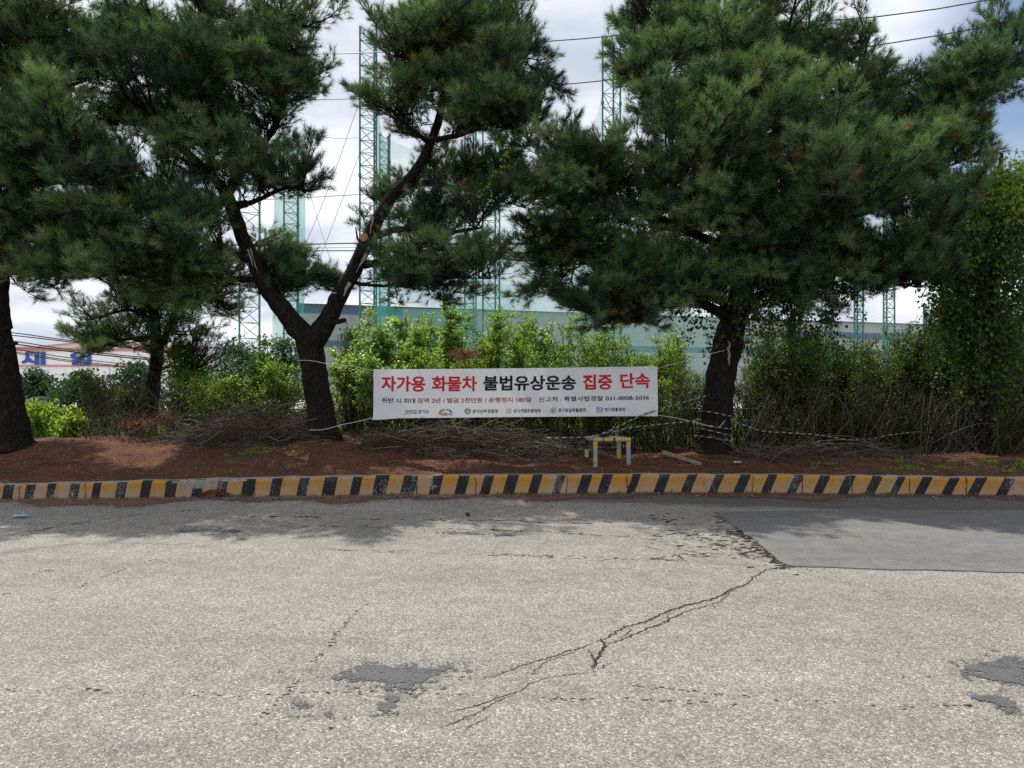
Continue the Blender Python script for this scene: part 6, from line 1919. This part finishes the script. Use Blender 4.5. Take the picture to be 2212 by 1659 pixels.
def build_shed():
    """the long grey shed beyond the net: its wall runs away to the right"""
    H = 11.0
    def at(x, y, h=H):
        Y = (h - CAMZ) * F / (HZ - y)
        return np.array([(x - CX) / F * Y, Y, 0.])
    a, b = at(640, 656.5), at(2330, 712.5)
    loc = (a + b) / 2
    e = thing('long_shed', loc, 'long pale grey metal shed with blue stripes beyond the green nets', 'building')
    d = nrm(b - a); nrmv = np.array([d[1], -d[0], 0.])
    L = np.linalg.norm(b - a)
    grey = mat_sheet('grey_cladding', (.36, .385, .385), 1.6, 2); blue = plain('blue_cladding', (.10, .165, .25), .55, .1, 1)
    z = np.array([0, 0, 1.])
    back = -nrmv * 30

    def strip(z0, z1, s0, s1, off, mat, name, parent=e):
        m = MB(); p = a + d * s0 + nrmv * off; q_ = a + d * s1 + nrmv * off
        quadface(m, [p + z * z0, q_ + z * z0, q_ + z * z1, p + z * z1])
        for u in (0, 1):
            w = (p, q_)[u]; quadface(m, [w + z * z0, w + z * z1, w + z * z1 - nrmv * off, w + z * z0 - nrmv * off])
        return m.build(name, mat, parent, loc)
    m = MB()
    quadface(m, [a, b, b + z * H, a + z * H]); quadface(m, [a, a + z * H, a + back + z * H, a + back]); quadface(m, [b, b + back, b + back + z * H, b + z * H]); quadface(m, [a + back, a + back + z * H, b + back + z * H, b + back])
    m.build('wall', grey, e, loc)
    m = MB(); t = nrmv * .4
    quadface(m, [a + z * (H + .05) + t, b + z * (H + .05) + t, b + back / 2 + z * (H + 1.2), a + back / 2 + z * (H + 1.2)])
    quadface(m, [b + z * (H + .05) + back, a + z * (H + .05) + back, a + back / 2 + z * (H + 1.2), b + back / 2 + z * (H + 1.2)])
    m.build('roof', plain('grey_roof_sheet', (.33, .34, .34), .6, .1, 1), e, loc)
    strip(10.0, 10.9, 0, 12, .06, blue, 'stripe'); strip(8.6, 9.5, L * .52, L, .06, blue, 'stripe'); strip(6.2, 6.9, 0, L, .06, blue, 'stripe')
    glass = plain('shed_window_glass', (.10, .13, .15), .2, .2, 1, .5)
    for k in range(14):
        w = strip(4.6, 5.7, 11 + k * 2.6, 13.2 + k * 2.6, .08, glass, 'window')
        fm = MB(); s = a + d * (12.1 + k * 2.6) + nrmv * .12
        fm.box(s + z * 5.15, (.08, .08, 1.2)); fm.build('frame', grey, w, loc)


build_shed()


def tower(label, x0, x1, ytop, Y, htop=None):
    X0, X1 = (x0 - CX) / F * Y, (x1 - CX) / F * Y
    w = X1 - X0
    zt = CAMZ - (ytop - HZ) / F * Y if htop is None else htop
    loc = ((X0 + X1) / 2, Y + w * .4, 0)
    e = thing('lattice_tower', loc, label, 'tower', 'green lattice towers of the driving range')
    L = np.array([[X0, Y, 0], [X1, Y + .1 * w, 0], [X0 + w * .72, Y + w * .85, 0]])
    r = .032 + .0008 * Y
    for p in L:
        m = MB(); k = np.arange(0, zt, 6.0)
        m.tube([p, p + [0, 0, zt]], r, 7)
        for h in k[1:]: m.tube([p + [0, 0, h - .12], p + [0, 0, h + .12]], r * 1.7, 7)
        m.build('leg', M['pole_green'], e, loc)
    m = MB(); n = int(zt / (w * .75)); hs = np.linspace(0.3, zt - .1, n)
    A, B = [], []
    for i in range(n - 1):
        for a, b in ((0, 1), (1, 2), (2, 0)):
            A += [L[a] + [0, 0, hs[i]]]; B += [L[b] + [0, 0, hs[i]]]
            p, q = (a, b) if i % 2 else (b, a)
            A += [L[p] + [0, 0, hs[i]]]; B += [L[q] + [0, 0, hs[i + 1]]]
    m.prisms(A, B, r * .45, r * .45)
    m.build('lattice', M['pole_green'], e, loc)
    return L, zt


for a in [('tall green lattice tower in the sky gap between the two pine limbs', 777, 812, 55, 55), ('farther slim green tower just right of the tall tower in the gap', 820, 841, 287, 80),
          ('tall green lattice tower beside the left edge of the spreading pine\'s crown', 1302, 1341, 76, 56), ('green tower backed by teal netting left of the forked pine\'s gap', 613, 643, 290, 72),
          ('green tower behind the forked pine\'s left limb', 517, 559, 250, 62), ('green tower just left of centre under the pine boughs, nearer the tall locust bush', 1004, 1028, 259, 78), ('green tower right of the one above the locust bush', 1043, 1079, 250, 66),
          ('green tower in the right-hand gap nearest the spreading pine trunk', 1776, 1798, 330, 82), ('single stout green tower in the middle of the right-hand gap', 1846, 1866, 300, 80), ('green tower in the right-hand gap with clear cross bracing', 1909, 1934, 290, 76), ('green tower against the blue sky patch above the smothered pine', 2092, 2132, 236, 50), ('green tower far off behind the vine curtain', 1996, 2014, 655, 90)]:
    tower(*a)


def mat_net(name, col, dens):
    m, nt, N, L = newmat(name)
    d = N('ShaderNodeBsdfDiffuse'); d.inputs[0].default_value = (*col, 1)
    t = N('ShaderNodeBsdfTranslucent'); t.inputs[0].default_value = (*col, 1)
    mx = N('ShaderNodeMixShader'); mx.inputs[0].default_value = .5; L(d.outputs[0], mx.inputs[1]); L(t.outputs[0], mx.inputs[2])
    tr = N('ShaderNodeBsdfTransparent')
    n = noise(nt, .5, 4, .6, stretch=(2.5, 2.5, .12))
    f = mathn(nt, 'MULTIPLY_ADD', n, dens * .8, dens * .55)
    m2 = N('ShaderNodeMixShader'); L(f, m2.inputs[0]); L(tr.outputs[0], m2.inputs[1]); L(mx.outputs[0], m2.inputs[2])
    L(m2.outputs[0], N('ShaderNodeOutputMaterial').inputs[0])
    return m


NET = mat_net('teal_net', (.07, .32, .27), .55)
NET2 = mat_net('thin_teal_net', (.16, .42, .38), .30)


def net(label, x0, Y0, t0, b0, x1, Y1, t1, b1, mat, sag=.6):
    m = MB(); n = 16
    u = np.linspace(0, 1, n)
    T = np.array([P(x0, t0, Y0) * (1 - q) + P(x1, t1, Y1) * q for q in u]); B = np.array([P(x0, b0, Y0) * (1 - q) + P(x1, b1, Y1) * q for q in u])
    T[:, 2] -= sag * 4 * u * (1 - u); B[:, 2] = np.maximum(B[:, 2], .05)
    nv = 8
    rows = [T * (1 - v) + B * v + np.array([0, 1, 0]) * (.25 * math.sin(v * 5)) for v in np.linspace(0, 1, nv)]
    o = m.verts(np.vstack(rows)); i, j = np.meshgrid(np.arange(nv - 1), np.arange(n - 1), indexing='ij'); a = (i * n + j).ravel() + o
    m.quads(np.stack([a, a + n, a + n + 1, a + 1], 1))
    tag(m.build('safety_net', mat, None, T[0]), label, 'net', 'nets of the driving range')


net('narrow teal net hanging from the tall tower back to the slim tower', 813, 55.3, 200, 640, 836, 80, 300, 700, NET, 1.5)
net('teal net panel behind the tower left of the pine gap', 590, 74, 280, 760, 658, 76, 290, 740, NET, .5)
net('faint net slanting off the tall tower at the spreading pine\'s crown edge', 1303, 56.5, 190, 640, 1240, 80, 270, 690, NET2, 3)
net('low teal net across the long shed behind the banner saplings', 815, 66, 655, 770, 1010, 70, 650, 770, NET, .8)
net('thin wide net veiling the sky above the long shed', 840, 80, 300, 660, 1300, 78, 330, 680, NET2, 2.5)
net('thin net across the long shed over the banner', 1010, 70, 600, 800, 1600, 82, 600, 800, NET2, 1.5)


def wire(label, pts, rad, mat='cable', group='overhead wires'):
    k = np.array([[*P(*p), 0] for p in pts]); q = spline(k, 1.2)[:, :3]
    m = MB(); m.tube(q, rad, 5); tag(m.build('overhead_wire', M[mat], None, q[0]), label, 'wire', group)


wire('uppermost black overhead wire crossing the sky above the spreading pine', [(-100, 160, 30), (600, 119, 29), (810, 112, 28), (1265, 82, 26), (1447, 63, 25), (1886, 36, 23), (2128, 0, 22), (2330, -32, 21)], .020)
wire('second black overhead wire, passing below the uppermost one across the pine gap', [(-100, 250, 30), (600, 217, 29), (824, 210, 28), (1237, 180, 26), (1345, 169, 25.5), (1900, 96, 23), (2212, 41, 22), (2330, 20, 21)], .020)
wire('pale twisted steel wire crossing the gap between the forked limbs', [(-100, 455, 30), (535, 432, 28), (671, 426, 27.5), (829, 417, 27), (1200, 400, 26), (1700, 380, 25), (2330, 350, 24)], .013, 'twig_grey')
wire('thick black cable crossing low between the forked limbs', [(-100, 535, 27), (640, 528, 25), (720, 526, 25), (800, 525, 25), (1300, 530, 25), (2330, 540, 25)], .024)
wire('thin wire between the two low black cables', [(-100, 545, 27), (640, 536, 25), (720, 535, 25), (800, 534, 25), (1300, 540, 25), (2330, 552, 25)], .009)
wire('lowest black cable seen between the forked limbs', [(-100, 552, 27), (690, 541.5, 25), (760, 541.5, 25), (830, 541, 25), (1300, 548, 25), (2330, 562, 25)], .021)
for k, (ya, yb, rd, lab) in enumerate([(719, 737, .05, 'topmost of the wires above the white warehouse'), (724.5, 740, .05, 'second wire down, just over the warehouse roofline'), (737, 757, .05, 'wire crossing the warehouse\'s red roof edge'), (743, 761, .06, 'heavier wire running over the warehouse\'s upper red band'), (754, 775, .04, 'thin wire crossing the tops of the blue letters'), (760, 780, .04, 'thin wire crossing the middle of the blue letters'), (763, 783, .04, 'lowest thin wire crossing the blue letters')]):
    wire(lab, [(-120, ya - 14, 62), (29, ya, 62), (165, yb, 63), (420, yb + 26, 65)], rd, 'cable', 'wires in front of the warehouse')
for lab, p in [('faint guy wire slanting through the cloud gap towards the tall tower', [(590, 690, 58), (700, 430, 56), (777, 215, 55)]), ('second faint guy wire crossing the first in the cloud gap', [(640, 690, 58), (690, 560, 57), (777, 330, 55)]), ('thin sagging wire between the towers in the cloud gap', [(640, 285, 72), (720, 298, 64), (777, 297, 55)]), ('faint guy wire falling the other way in the cloud gap', [(760, 690, 60), (700, 520, 62), (650, 350, 70)])]:
    wire(lab, p, .018, 'cable', 'guy wires of the towers')
